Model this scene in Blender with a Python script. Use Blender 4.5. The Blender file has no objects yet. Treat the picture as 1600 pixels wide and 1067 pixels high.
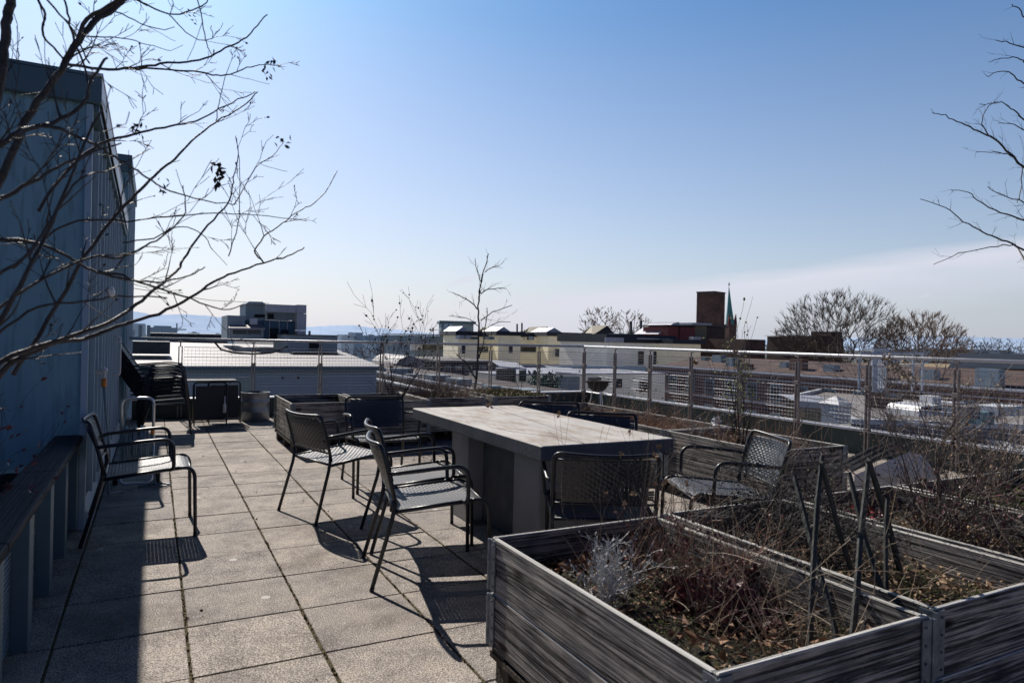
import bpy, math, random
from mathutils import Vector, Matrix
R = math.radians
sc = bpy.context.scene
COL = sc.collection
rnd = random.Random(7)

# ------------------------------------------------------------------ camera
CAMH = 1.315
YAW, PITCH, ROLL, F = R(27.63), R(0.18), R(-1.30), 1066.7   # F in pixels of a 1600 wide picture
fw = Vector((math.sin(YAW)*math.cos(PITCH), math.cos(YAW)*math.cos(PITCH), -math.sin(PITCH)))
rt = Vector((math.cos(YAW), -math.sin(YAW), 0)); up = rt.cross(fw)
r2 = rt*math.cos(ROLL)-up*math.sin(ROLL); u2 = rt*math.sin(ROLL)+up*math.cos(ROLL)
cd = bpy.data.cameras.new('camera'); cam = bpy.data.objects.new('camera', cd); COL.objects.link(cam)
cd.sensor_width = 36; cd.lens = 36*F/1600; cd.clip_end = 20000; cd.clip_start = .05
cam.matrix_world = Matrix(((r2.x, u2.x, -fw.x, 0), (r2.y, u2.y, -fw.y, 0), (r2.z, u2.z, -fw.z, CAMH), (0, 0, 0, 1)))
cd.dof.use_dof = True; cd.dof.focus_distance = 6.5; cd.dof.aperture_fstop = 6.3
sc.camera = cam

def ray(x, y): return fw+r2*((x-800)/F)-u2*((y-533.5)/F)
def at(x, y, Y):            # measured point of the photo at distance Y along the paving
    d = ray(x, y); t = Y/d.y; return Vector((d.x*t, Y, CAMH+d.z*t))
def atx(x, y, X):
    d = ray(x, y); t = X/d.x; return Vector((X, d.y*t, CAMH+d.z*t))
def atz(x, y, Z):
    d = ray(x, y); t = (Z-CAMH)/d.z; return Vector((d.x*t, d.y*t, Z))

# ------------------------------------------------------------------ materials
def mat(name, base=(.5, .5, .5), rough=.7, metal=0, spec=.5):
    m = bpy.data.materials.new(name); m.use_nodes = True
    b = m.node_tree.nodes['Principled BSDF']
    b.inputs['Base Color'].default_value = (*base, 1); b.inputs['Roughness'].default_value = rough
    b.inputs['Metallic'].default_value = metal; b.inputs['Specular IOR Level'].default_value = spec
    return m
def N(m, t, **kw):
    n = m.node_tree.nodes.new(t)
    for k, v in kw.items():
        if hasattr(n, k): setattr(n, k, v)
        else: n.inputs[k].default_value = v
    return n
def L(m, a, b): m.node_tree.links.new(a, b)
def bs(m): return m.node_tree.nodes['Principled BSDF']
def ramp(m, fac, stops):
    r = N(m, 'ShaderNodeValToRGB'); e = r.color_ramp.elements
    while len(e) < len(stops): e.new(.5)
    for i, (p, c) in enumerate(stops): e[i].position = p; e[i].color = (*c, 1)
    L(m, fac, r.inputs[0]); return r
def coords(m, scale=(1, 1, 1), kind='Object'):
    c = N(m, 'ShaderNodeTexCoord'); mp = N(m, 'ShaderNodeMapping'); mp.inputs['Scale'].default_value = scale
    L(m, c.outputs[kind], mp.inputs[0]); return mp.outputs[0]
def noisy(name, c1, c2, scale=8, rough=.75, metal=0, bump=.2, stretch=(1, 1, 1), detail=8, lo=.3, hi=.7, dist=.02, spec=.4, c3=None, scale3=60):
    m = mat(name, c1, rough, metal, spec)
    v = coords(m, stretch)
    n = N(m, 'ShaderNodeTexNoise'); n.inputs['Scale'].default_value = scale; n.inputs['Detail'].default_value = detail; n.inputs['Roughness'].default_value = .65
    L(m, v, n.inputs['Vector'])
    r = ramp(m, n.outputs['Fac'], [(lo, c1), (hi, c2)])
    out = r.outputs[0]
    n2 = N(m, 'ShaderNodeTexNoise'); n2.inputs['Scale'].default_value = scale3; n2.inputs['Detail'].default_value = 4
    L(m, v, n2.inputs['Vector'])
    if c3:
        r3 = ramp(m, n2.outputs['Fac'], [(.5, (0, 0, 0)), (.62, (1, 1, 1))])
        mx = N(m, 'ShaderNodeMixRGB'); mx.inputs[2].default_value = (*c3, 1); L(m, r3.outputs[0], mx.inputs[0]); L(m, out, mx.inputs[1]); out = mx.outputs[0]
    L(m, out, bs(m).inputs['Base Color'])
    if bump:
        bp = N(m, 'ShaderNodeBump'); bp.inputs['Strength'].default_value = bump; bp.inputs['Distance'].default_value = dist
        ad = N(m, 'ShaderNodeMath', operation='ADD'); L(m, n.outputs['Fac'], ad.inputs[0]); L(m, n2.outputs['Fac'], ad.inputs[1])
        L(m, ad.outputs[0], bp.inputs['Height']); L(m, bp.outputs[0], bs(m).inputs['Normal'])
    return m
def woodmat(name, axis, dark=(.016, .016, .018), mid=(.12, .115, .112), light=(.46, .435, .405)):
    m = mat(name, mid, .85, 0, .25)
    s = [9.5, 9.5, 9.5]; s[axis] = .17
    v0 = coords(m, tuple(s)); oi = N(m, 'ShaderNodeObjectInfo'); om = N(m, 'ShaderNodeMath', operation='MULTIPLY'); om.inputs[1].default_value = 37.0; L(m, oi.outputs['Random'], om.inputs[0])
    oc = N(m, 'ShaderNodeVectorMath', operation='ADD'); L(m, v0, oc.inputs[0]); L(m, om.outputs[0], oc.inputs[1]); v = oc.outputs[0]
    # slow warp so the grain wanders round knots
    w = N(m, 'ShaderNodeTexNoise'); w.inputs['Scale'].default_value = .5; w.inputs['Detail'].default_value = 2; L(m, v, w.inputs['Vector'])
    mul = N(m, 'ShaderNodeVectorMath', operation='MULTIPLY_ADD'); wv = [1.1, 1.1, 1.1]; wv[axis] = .02; mul.inputs[1].default_value = tuple(wv)
    L(m, w.outputs['Color'], mul.inputs[0]); L(m, v, mul.inputs[2])
    n = N(m, 'ShaderNodeTexNoise'); n.inputs['Scale'].default_value = 2.6; n.inputs['Detail'].default_value = 10; n.inputs['Roughness'].default_value = .78; L(m, mul.outputs[0], n.inputs['Vector'])
    fn = N(m, 'ShaderNodeTexNoise'); fn.inputs['Scale'].default_value = 1.7; fn.inputs['Detail'].default_value = 3; fn.inputs['Roughness'].default_value = .45; L(m, mul.outputs[0], fn.inputs['Vector'])
    fs = N(m, 'ShaderNodeMath', operation='MULTIPLY'); fs.inputs[1].default_value = 9.0; L(m, fn.outputs['Fac'], fs.inputs[0])
    ff = N(m, 'ShaderNodeMath', operation='FRACT'); L(m, fs.outputs[0], ff.inputs[0]); fa = N(m, 'ShaderNodeMath', operation='SUBTRACT'); fa.inputs[1].default_value = .5; L(m, ff.outputs[0], fa.inputs[0]); fb = N(m, 'ShaderNodeMath', operation='ABSOLUTE'); L(m, fa.outputs[0], fb.inputs[0])
    rf = ramp(m, fb.outputs[0], [(.02, (.16, .16, .17)), (.09, (.9, .9, .9)), (.3, (1.05, 1.04, 1.02)), (.46, (1.35, 1.3, 1.25))])
    r = ramp(m, n.outputs['Fac'], [(.38, dark), (.43, mid), (.49, light), (.53, mid), (.57, dark), (.62, light), (.72, mid)])
    c = N(m, 'ShaderNodeTexCoord')
    big = N(m, 'ShaderNodeTexNoise'); big.inputs['Scale'].default_value = 3; big.inputs['Detail'].default_value = 3; L(m, c.outputs['Object'], big.inputs['Vector'])
    big.inputs['Scale'].default_value = 4.5
    bo = N(m, 'ShaderNodeVectorMath', operation='ADD'); L(m, c.outputs['Object'], bo.inputs[0]); L(m, om.outputs[0], bo.inputs[1]); L(m, bo.outputs[0], big.inputs['Vector'])
    rb = ramp(m, big.outputs['Fac'], [(.32, (.42, .44, .50)), (.5, (.85, .85, .86)), (.7, (1.2, 1.17, 1.12))])
    mx = N(m, 'ShaderNodeMixRGB', blend_type='MULTIPLY'); mx.inputs[0].default_value = 1; L(m, r.outputs[0], mx.inputs[1]); L(m, rb.outputs[0], mx.inputs[2])
    mf = N(m, 'ShaderNodeMixRGB', blend_type='MULTIPLY'); mf.inputs[0].default_value = .85; L(m, mx.outputs[0], mf.inputs[1]); L(m, rf.outputs[0], mf.inputs[2]); mx = mf
    # knots
    ks = [9, 9, 9]; ks[axis] = 3.4
    kv0 = coords(m, tuple(ks)); ka = N(m, 'ShaderNodeVectorMath', operation='ADD'); L(m, kv0, ka.inputs[0]); L(m, om.outputs[0], ka.inputs[1]); kv = ka.outputs[0]; k = N(m, 'ShaderNodeTexVoronoi'); k.inputs['Scale'].default_value = 1; L(m, kv, k.inputs['Vector'])
    rk = ramp(m, k.outputs['Distance'], [(.08, (.10, .085, .08)), (.14, (.55, .5, .48)), (.20, (1, 1, 1))])
    mk = N(m, 'ShaderNodeMixRGB', blend_type='MULTIPLY'); mk.inputs[0].default_value = 1; L(m, mx.outputs[0], mk.inputs[1]); L(m, rk.outputs[0], mk.inputs[2])
    # upward faces painted paler to imitate sunlit board edges
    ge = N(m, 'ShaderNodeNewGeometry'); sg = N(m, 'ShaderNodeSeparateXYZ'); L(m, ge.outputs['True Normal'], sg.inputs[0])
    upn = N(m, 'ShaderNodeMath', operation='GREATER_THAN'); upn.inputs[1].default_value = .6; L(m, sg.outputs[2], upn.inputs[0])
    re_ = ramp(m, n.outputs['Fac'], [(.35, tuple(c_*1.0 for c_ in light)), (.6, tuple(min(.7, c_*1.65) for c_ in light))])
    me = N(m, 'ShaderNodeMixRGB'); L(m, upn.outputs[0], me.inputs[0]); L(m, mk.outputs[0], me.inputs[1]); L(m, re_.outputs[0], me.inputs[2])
    L(m, me.outputs[0], bs(m).inputs['Base Color'])
    bp = N(m, 'ShaderNodeBump'); bp.inputs['Strength'].default_value = .9; bp.inputs['Distance'].default_value = .006
    bh = N(m, 'ShaderNodeMath', operation='ADD'); L(m, n.outputs['Fac'], bh.inputs[0]); L(m, rf.outputs[0], bh.inputs[1]); L(m, bh.outputs[0], bp.inputs['Height']); L(m, bp.outputs[0], bs(m).inputs['Normal'])
    return m
M = {}
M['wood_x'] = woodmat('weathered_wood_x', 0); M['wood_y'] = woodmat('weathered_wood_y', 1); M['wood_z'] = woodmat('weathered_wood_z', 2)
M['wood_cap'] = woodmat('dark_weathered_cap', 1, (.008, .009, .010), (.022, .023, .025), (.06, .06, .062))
M['stake'] = noisy('grey_green_stake', (.020, .024, .025), (.075, .078, .075), 20, .85, bump=.6, stretch=(1, 1, .15))
M['pallet'] = noisy('dark_pallet_wood', (.035, .028, .022), (.09, .075, .06), 6, .9, bump=.5)
M['soil'] = noisy('dark_soil', (.012, .010, .008), (.05, .04, .028), 30, .95, bump=1, dist=.03, c3=(.07, .07, .025))
M['steel_paint'] = noisy('blue_black_tube_paint', (.008, .010, .014), (.02, .023, .03), 40, .38, bump=.03, spec=.5)
M['weave'] = mat('dark_woven_cord', (.016, .02, .028), .34, 0, .8)
M['seatweave'] = mat('dark_woven_seat_cord', (.10, .105, .12), .5, 0, .5)
M['sling'] = noisy('charcoal_sling_fabric', (.018, .022, .03), (.03, .035, .045), 60, .6, bump=.1)
M['galv'] = noisy('galvanised_steel', (.26, .29, .32), (.5, .53, .56), 25, .42, .75, bump=.1)
M['hinge'] = noisy('dull_zinc_hinge', (.10, .12, .145), (.24, .27, .30), 30, .5, .5, bump=.1)
M['alu'] = noisy('brushed_aluminium', (.42, .44, .47), (.62, .64, .67), 9, .35, .8, bump=.03)
M['rail'] = noisy('pale_rail_steel', (.40, .41, .44), (.55, .56, .60), 6, .45, .6, bump=.03)
M['wire'] = mat('fence_wire', (.45, .46, .50), .55, .3)
M['post'] = noisy('brownish_steel_post', (.20, .17, .155), (.33, .29, .27), 10, .6, .3, bump=.1)
M['conc'] = noisy('cast_concrete', (.24, .24, .245), (.34, .335, .33), 3, .8, bump=.15, dist=.01)
M['hose'] = noisy('grey_blue_hose', (.12, .17, .21), (.2, .26, .31), 10, .5, bump=.05)
M['orange'] = mat('orange_plastic', (.62, .19, .03), .5)
M['rubber'] = mat('black_rubber', (.012, .012, .014), .75)
M['leafdry'] = noisy('dry_brown_leaf', (.24, .15, .085), (.50, .36, .24), 12, .8, bump=0)
M['leafdark'] = mat('dead_black_leaf', (.02, .017, .015), .8)
M['leafred'] = noisy('wine_red_leaf', (.04, .012, .016), (.20, .06, .07), 25, .45, bump=0)
M['leafsilver'] = noisy('silver_leaf', (.34, .34, .34), (.60, .60, .60), 30, .7, bump=0)
M['bud'] = noisy('pale_green_bud', (.22, .24, .08), (.42, .42, .2), 10, .7, bump=0)
M['grass'] = noisy('moss_green', (.045, .06, .012), (.13, .15, .035), 14, .9, bump=0)
M['twig'] = noisy('bare_brown_twig', (.07, .05, .04), (.20, .15, .12), 15, .6, bump=0, spec=.4)
M['twigdark'] = noisy('dark_bark', (.022, .02, .02), (.075, .066, .062), 18, .6, bump=.4, spec=.45)
M['straw'] = noisy('dry_straw_stem', (.22, .16, .10), (.50, .39, .28), 12, .55, bump=0, spec=.5)
M['strawred'] = noisy('rusty_dry_stem', (.22, .10, .055), (.44, .25, .15), 12, .5, bump=0)
M['clad'] = noisy('blue_grey_cladding', (.17, .32, .38), (.26, .43, .49), 2.2, .45, .1, bump=.06, stretch=(2.5, 2.5, .35), c3=(.17, .29, .34), scale3=9)
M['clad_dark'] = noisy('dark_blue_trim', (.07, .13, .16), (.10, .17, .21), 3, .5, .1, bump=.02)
M['seam'] = noisy('pale_blue_seam', (.30, .40, .48), (.36, .47, .55), 3, .45, .1, bump=.02)  # paler than the cladding to imitate brightly lit seam edges
M['white_metal'] = noisy('white_metal_flashing', (.6, .62, .66), (.75, .76, .78), 3, .45, .1, bump=.02)
M['parapet'] = noisy('dark_green_panel', (.03, .045, .042), (.05, .07, .066), 3, .6, bump=.05)

def paving():
    m = mat('concrete_slabs', (.3, .29, .28), .85, 0, .3)
    c = N(m, 'ShaderNodeTexCoord')
    off = N(m, 'ShaderNodeVectorMath', operation='SUBTRACT'); off.inputs[1].default_value = (.148, .351, 0); L(m, c.outputs['Object'], off.inputs[0])
    sn = N(m, 'ShaderNodeVectorMath', operation='SNAP'); sn.inputs[1].default_value = (.5, .5, 5); L(m, off.outputs[0], sn.inputs[0])
    wn = N(m, 'ShaderNodeTexWhiteNoise'); L(m, sn.outputs[0], wn.inputs['Vector'])
    fine = N(m, 'ShaderNodeTexNoise'); fine.inputs['Scale'].default_value = 170; fine.inputs['Detail'].default_value = 3; L(m, c.outputs['Object'], fine.inputs['Vector'])
    med = N(m, 'ShaderNodeTexNoise'); med.inputs['Scale'].default_value = 5; med.inputs['Detail'].default_value = 8; med.inputs['Roughness'].default_value = .7; L(m, c.outputs['Object'], med.inputs['Vector'])
    r = ramp(m, fine.outputs['Fac'], [(.34, (.10, .090, .082)), (.5, (.335, .305, .282)), (.64, (.64, .59, .545))])
    rm = ramp(m, med.outputs['Fac'], [(.30, (.58, .57, .58)), (.5, (.98, .97, .95)), (.70, (1.22, 1.18, 1.10))])
    m1 = N(m, 'ShaderNodeMixRGB', blend_type='MULTIPLY'); m1.inputs[0].default_value = 1; L(m, r.outputs[0], m1.inputs[1]); L(m, rm.outputs[0], m1.inputs[2])
    st = N(m, 'ShaderNodeTexNoise'); st.inputs['Scale'].default_value = 1.6; st.inputs['Detail'].default_value = 6; st.inputs['Roughness'].default_value = .7; L(m, c.outputs['Object'], st.inputs['Vector'])
    rs = ramp(m, st.outputs['Fac'], [(.36, (.62, .60, .58)), (.50, (1, 1, 1)), (.68, (1.1, 1.08, 1.03))])
    ms = N(m, 'ShaderNodeMixRGB', blend_type='MULTIPLY'); ms.inputs[0].default_value = .9; L(m, m1.outputs[0], ms.inputs[1]); L(m, rs.outputs[0], ms.inputs[2]); m1 = ms
    rt_ = ramp(m, wn.outputs['Value'], [(0, (.86, .86, .88)), (1, (1.10, 1.08, 1.06))])
    m2 = N(m, 'ShaderNodeMixRGB', blend_type='MULTIPLY'); m2.inputs[0].default_value = 1; L(m, m1.outputs[0], m2.inputs[1]); L(m, rt_.outputs[0], m2.inputs[2])
    # pale aggregate grains
    sp = N(m, 'ShaderNodeTexVoronoi'); sp.inputs['Scale'].default_value = 70; L(m, c.outputs['Object'], sp.inputs['Vector'])
    spc = N(m, 'ShaderNodeSeparateColor'); L(m, sp.outputs['Color'], spc.inputs[0])
    a = N(m, 'ShaderNodeMath', operation='LESS_THAN'); a.inputs[1].default_value = .20; L(m, sp.outputs['Distance'], a.inputs[0])
    b = N(m, 'ShaderNodeMath', operation='GREATER_THAN'); b.inputs[1].default_value = .60; L(m, spc.outputs[0], b.inputs[0])
    ab = N(m, 'ShaderNodeMath', operation='MULTIPLY'); L(m, a.outputs[0], ab.inputs[0]); L(m, b.outputs[0], ab.inputs[1])
    # lichen spots
    vo = N(m, 'ShaderNodeTexVoronoi'); vo.inputs['Scale'].default_value = 2.6; L(m, c.outputs['Object'], vo.inputs['Vector'])
    vd = N(m, 'ShaderNodeMath', operation='ADD'); nz = N(m, 'ShaderNodeMath', operation='MULTIPLY'); nz.inputs[1].default_value = .05
    L(m, fine.outputs['Fac'], nz.inputs[0]); L(m, nz.outputs[0], vd.inputs[0]); L(m, vo.outputs['Distance'], vd.inputs[1])
    vl = N(m, 'ShaderNodeMath', operation='LESS_THAN'); vl.inputs[1].default_value = .083; L(m, vd.outputs[0], vl.inputs[0])
    vs = N(m, 'ShaderNodeMath', operation='MULTIPLY'); vs.inputs[1].default_value = .75; L(m, vl.outputs[0], vs.inputs[0])
    mxx = N(m, 'ShaderNodeMath', operation='MAXIMUM'); L(m, ab.outputs[0], mxx.inputs[0]); L(m, vs.outputs[0], mxx.inputs[1])
    m3 = N(m, 'ShaderNodeMixRGB'); m3.inputs[2].default_value = (.66, .65, .62, 1); L(m, mxx.outputs[0], m3.inputs[0]); L(m, m2.outputs[0], m3.inputs[1])
    L(m, m3.outputs[0], bs(m).inputs['Base Color'])
    bp = N(m, 'ShaderNodeBump'); bp.inputs['Strength'].default_value = .55; bp.inputs['Distance'].default_value = .003
    L(m, fine.outputs['Fac'], bp.inputs['Height']); L(m, bp.outputs[0], bs(m).inputs['Normal'])
    return m
M['paving'] = paving()
M['joint'] = noisy('mossy_joint', (.03, .022, .012), (.17, .12, .055), 38, .95, bump=.8, c3=(.09, .095, .03))

def tabletop():
    m = noisy('stained_concrete_top', (.46, .44, .42), (.62, .595, .565), 3.5, .72, bump=.12, dist=.006)
    src = bs(m).inputs['Base Color'].links[0].from_socket
    v = coords(m, (5, 1.6, 1))
    n = N(m, 'ShaderNodeTexNoise'); n.inputs['Scale'].default_value = 1.7; n.inputs['Detail'].default_value = 9; n.inputs['Roughness'].default_value = .75; L(m, v, n.inputs['Vector'])
    r = ramp(m, n.outputs['Fac'], [(.46, (1, 1, 1)), (.60, (.66, .56, .46)), (.72, (.45, .38, .32))])
    mx = N(m, 'ShaderNodeMixRGB', blend_type='MULTIPLY'); mx.inputs[0].default_value = .9; L(m, src, mx.inputs[1]); L(m, r.outputs[0], mx.inputs[2])
    L(m, mx.outputs[0], bs(m).inputs['Base Color']); return m
M['top'] = tabletop()
M['concshade'] = noisy('shaded_concrete_sides', (.055, .065, .08), (.10, .11, .125), 6, .8, bump=.12)  # darker copy: shade of slab sides and recessed core put into the colour
def bricks(name, c1, c2, mortar, scale=6):
    m = mat(name, c1, .9); v = coords(m, (1, 1, 1))
    # use x+y as the running direction so every upright face shows courses
    s = N(m, 'ShaderNodeSeparateXYZ'); L(m, v, s.inputs[0]); ad = N(m, 'ShaderNodeMath', operation='ADD'); L(m, s.outputs[0], ad.inputs[0]); L(m, s.outputs[1], ad.inputs[1])
    cb = N(m, 'ShaderNodeCombineXYZ'); L(m, ad.outputs[0], cb.inputs[0]); L(m, s.outputs[2], cb.inputs[1])
    b = N(m, 'ShaderNodeTexBrick'); b.inputs['Scale'].default_value = scale; b.inputs['Color1'].default_value = (*c1, 1); b.inputs['Color2'].default_value = (*c2, 1); b.inputs['Mortar'].default_value = (*mortar, 1)
    L(m, cb.outputs[0], b.inputs['Vector'])
    n = N(m, 'ShaderNodeTexNoise'); n.inputs['Scale'].default_value = .8; L(m, v, n.inputs['Vector'])
    r = ramp(m, n.outputs['Fac'], [(.3, (.6, .6, .6)), (.7, (1.2, 1.15, 1.1))])
    mx = N(m, 'ShaderNodeMixRGB', blend_type='MULTIPLY'); mx.inputs[0].default_value = 1; L(m, b.outputs[0], mx.inputs[1]); L(m, r.outputs[0], mx.inputs[2])
    L(m, mx.outputs[0], bs(m).inputs['Base Color']); return m
M['brick'] = bricks('red_brown_brick', (.135, .068, .052), (.08, .042, .034), (.16, .13, .12), 2.2)
M['brick2'] = bricks('dark_brick', (.115, .065, .052), (.075, .045, .038), (.14, .11, .10), 2.2)
M['tile'] = noisy('dark_roof_tiles', (.032, .019, .017), (.065, .038, .033), 6, .8, bump=.3, stretch=(1, 1, 4))
M['cream'] = noisy('cream_render', (.66, .60, .45), (.80, .74, .58), 1.2, .85, bump=.05)
M['cream2'] = noisy('pale_render', (.70, .68, .60), (.86, .83, .75), 1.2, .85, bump=.05)
M['roofblue'] = noisy('blue_black_roof', (.02, .025, .035), (.045, .052, .065), 4, .6, bump=.1)
M['roofcream'] = noisy('sunlit_cream_roof', (.34, .31, .24), (.42, .38, .30), 3, .7, bump=.1, stretch=(1, 1, 1))
M['whiteroof'] = noisy('white_sheet_roof', (.26, .245, .25), (.37, .35, .355), .8, .6, bump=.05)
M['greyface'] = noisy('grey_blue_sheet_wall', (.30, .36, .43), (.36, .42, .49), 1.5, .6, bump=.05, stretch=(6, 6, .3))
M['greyblock'] = noisy('grey_render_block', (.15, .20, .25), (.22, .28, .33), 1.5, .7, bump=.05)
M['teal'] = noisy('teal_plant_casing', (.06, .12, .16), (.09, .16, .20), 1.2, .5, .2, bump=.03)
M['duct'] = noisy('grey_duct', (.36, .37, .42), (.44, .45, .49), 2, .5, .3, bump=.03)
M['darkwin'] = mat('dark_window', (.015, .02, .028), .12, 0, .8)
M['copper'] = noisy('green_copper', (.04, .15, .16), (.07, .21, .21), 1, .7, bump=0)
M['redbox'] = noisy('red_sheet', (.20, .04, .04), (.29, .07, .065), 2, .6, bump=.03, stretch=(4, 4, .3))
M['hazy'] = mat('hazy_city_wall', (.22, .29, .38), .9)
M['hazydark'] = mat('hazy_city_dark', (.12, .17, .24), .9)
M['ochre'] = noisy('ochre_timber', (.25, .19, .11), (.36, .29, .18), 3, .8, bump=.1, stretch=(.2, 6, 6))
M['ground'] = noisy('city_ground', (.05, .06, .065), (.12, .13, .13), .04, .95, bump=0)
M['treebark'] = noisy('far_bark', (.06, .045, .038), (.12, .092, .078), 3, .9, bump=0)
M['treebark2'] = noisy('far_brown_bark', (.12, .08, .06), (.19, .135, .105), 3, .9, bump=0)
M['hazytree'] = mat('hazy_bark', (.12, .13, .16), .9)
M['gravel'] = noisy('grey_gravel_roof', (.16, .15, .15), (.30, .28, .28), 3, .9, bump=.2)
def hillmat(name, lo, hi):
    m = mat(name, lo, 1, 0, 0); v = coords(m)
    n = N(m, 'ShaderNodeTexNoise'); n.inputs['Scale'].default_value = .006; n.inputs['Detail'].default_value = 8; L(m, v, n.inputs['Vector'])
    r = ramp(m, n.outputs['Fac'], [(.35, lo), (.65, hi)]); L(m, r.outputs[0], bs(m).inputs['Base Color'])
    # distance haze painted in: the hill colour glows by itself
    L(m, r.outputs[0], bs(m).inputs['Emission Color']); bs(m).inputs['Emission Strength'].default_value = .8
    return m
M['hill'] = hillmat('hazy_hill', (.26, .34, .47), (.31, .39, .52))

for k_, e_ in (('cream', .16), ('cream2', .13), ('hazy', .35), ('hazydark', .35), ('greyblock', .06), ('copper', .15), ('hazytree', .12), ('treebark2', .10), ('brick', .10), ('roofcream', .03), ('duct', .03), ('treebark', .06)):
    m_ = M[k_]; src = bs(m_).inputs['Base Color']       # added glow lifts shaded far surfaces and imitates distance haze
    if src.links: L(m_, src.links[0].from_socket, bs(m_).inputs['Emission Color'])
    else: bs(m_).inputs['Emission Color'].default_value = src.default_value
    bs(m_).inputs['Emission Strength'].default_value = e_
# ------------------------------------------------------------------ mesh builder
class MB:
    def __init__(s): s.v = []; s.f = []
    def quad(s, a, b, c, d):
        n = len(s.v); s.v += [Vector(a), Vector(b), Vector(c), Vector(d)]; s.f.append((n, n+1, n+2, n+3))
    def poly(s, pts):
        n = len(s.v); s.v += [Vector(p) for p in pts]; s.f.append(tuple(range(n, n+len(pts))))
    def box(s, a, b, rz=0, pivot=None, taper=0):
        x0, y0, z0 = a; x1, y1, z1 = b; n = len(s.v)
        P = [(x0, y0, z0), (x1, y0, z0), (x1, y1, z0), (x0, y1, z0), (x0+taper, y0+taper, z1), (x1-taper, y0+taper, z1), (x1-taper, y1-taper, z1), (x0+taper, y1-taper, z1)]
        if rz:
            px, py = pivot or (x0, y0); c, t = math.cos(rz), math.sin(rz)
            P = [(px+(x-px)*c-(y-py)*t, py+(x-px)*t+(y-py)*c, z) for x, y, z in P]
        s.v += [Vector(p) for p in P]
        s.f += [(n+3, n+2, n+1, n), (n+4, n+5, n+6, n+7), (n, n+1, n+5, n+4), (n+1, n+2, n+6, n+5), (n+2, n+3, n+7, n+6), (n+3, n, n+4, n+7)]
        return s
    def bbox(s, a, b, e=.004):      # box with chamfered upright and top edges
        x0, y0, z0 = a; x1, y1, z1 = b
        ring = lambda i: [(x0+i+e, y0+i), (x1-i-e, y0+i), (x1-i, y0+i+e), (x1-i, y1-i-e), (x1-i-e, y1-i), (x0+i+e, y1-i), (x0+i, y1-i-e), (x0+i, y0+i+e)]
        n = len(s.v)
        for z, i in ((z0, e), (z0+e, 0), (z1-e, 0), (z1, e)): s.v += [Vector((x, y, z)) for x, y in ring(i)]
        for k in range(3):
            for j in range(8): s.f.append((n+k*8+j, n+k*8+(j+1) % 8, n+k*8+8+(j+1) % 8, n+k*8+8+j))
        s.f.append(tuple(n+24+j for j in range(8))); s.f.append(tuple(n+7-j for j in range(8)))
        return s
    def prism(s, pts, ext):
        n = len(s.v); k = len(pts); ext = Vector(ext)
        s.v += [Vector(p) for p in pts]+[Vector(p)+ext for p in pts]
        s.f.append(tuple(n+i for i in range(k))[::-1]); s.f.append(tuple(n+k+i for i in range(k)))
        for i in range(k): s.f.append((n+i, n+(i+1) % k, n+k+(i+1) % k, n+k+i))
        return s
    def tube(s, path, r, sides=8, cap=True, closed=False):
        P = [Vector(p) for p in path]; n = len(P)
        if n < 2: return s
        rr = r if isinstance(r, (list, tuple)) else [r]*n
        base = len(s.v); prev = None
        for i, p in enumerate(P):
            if closed: d = P[(i+1) % n]-P[i-1]
            else: d = P[min(i+1, n-1)]-P[max(i-1, 0)]
            if d.length < 1e-9: d = Vector((0, 0, 1))
            d.normalize()
            if prev is None:
                a = Vector((0, 0, 1)) if abs(d.z) < .9 else Vector((1, 0, 0))
                u = d.cross(a).normalized()
            else:
                u = prev-d*prev.dot(d)
                if u.length < 1e-6: u = d.orthogonal()
                u.normalize()
            prev = u; w = d.cross(u)
            for j in range(sides):
                t = 2*math.pi*j/sides; s.v.append(p+(u*math.cos(t)+w*math.sin(t))*rr[i])
        m = n if closed else n-1
        for i in range(m):
            i2 = (i+1) % n
            for j in range(sides):
                s.f.append((base+i*sides+j, base+i*sides+(j+1) % sides, base+i2*sides+(j+1) % sides, base+i2*sides+j))
        if cap and not closed:
            s.f.append(tuple(base+j for j in range(sides))[::-1]); s.f.append(tuple(base+(n-1)*sides+j for j in range(sides)))
        return s
    def leaf(s, p, d, size, rng, width=.5, fold=.2):
        d = d.normalized(); a = d.orthogonal().normalized(); a.rotate(Matrix.Rotation(rng.uniform(0, 6.28), 3, d)); nrm = d.cross(a)
        w = size*width*.5
        n = len(s.v)
        s.v += [p, p+d*size*.45+a*w+nrm*fold*w, p+d*size, p+d*size*.45-a*w+nrm*fold*w, p+d*size*.5]
        s.f += [(n, n+1, n+4), (n+1, n+2, n+4), (n+2, n+3, n+4), (n+3, n, n+4)]
    def blob(s, p, r, rng):
        n = len(s.v); k = 6
        s.v.append(p+Vector((0, 0, r)))
        for z in (.4, -.4):
            for j in range(k):
                t = 2*math.pi*j/k+z; q = r*rng.uniform(.75, 1.1); s.v.append(p+Vector((math.cos(t)*q, math.sin(t)*q, z*r)))
        s.v.append(p-Vector((0, 0, r)))
        for j in range(k):
            s.f += [(n, n+1+j, n+1+(j+1) % k), (n+1+j, n+1+k+j, n+1+k+(j+1) % k, n+1+(j+1) % k), (n+1+2*k, n+1+k+(j+1) % k, n+1+k+j)]

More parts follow.
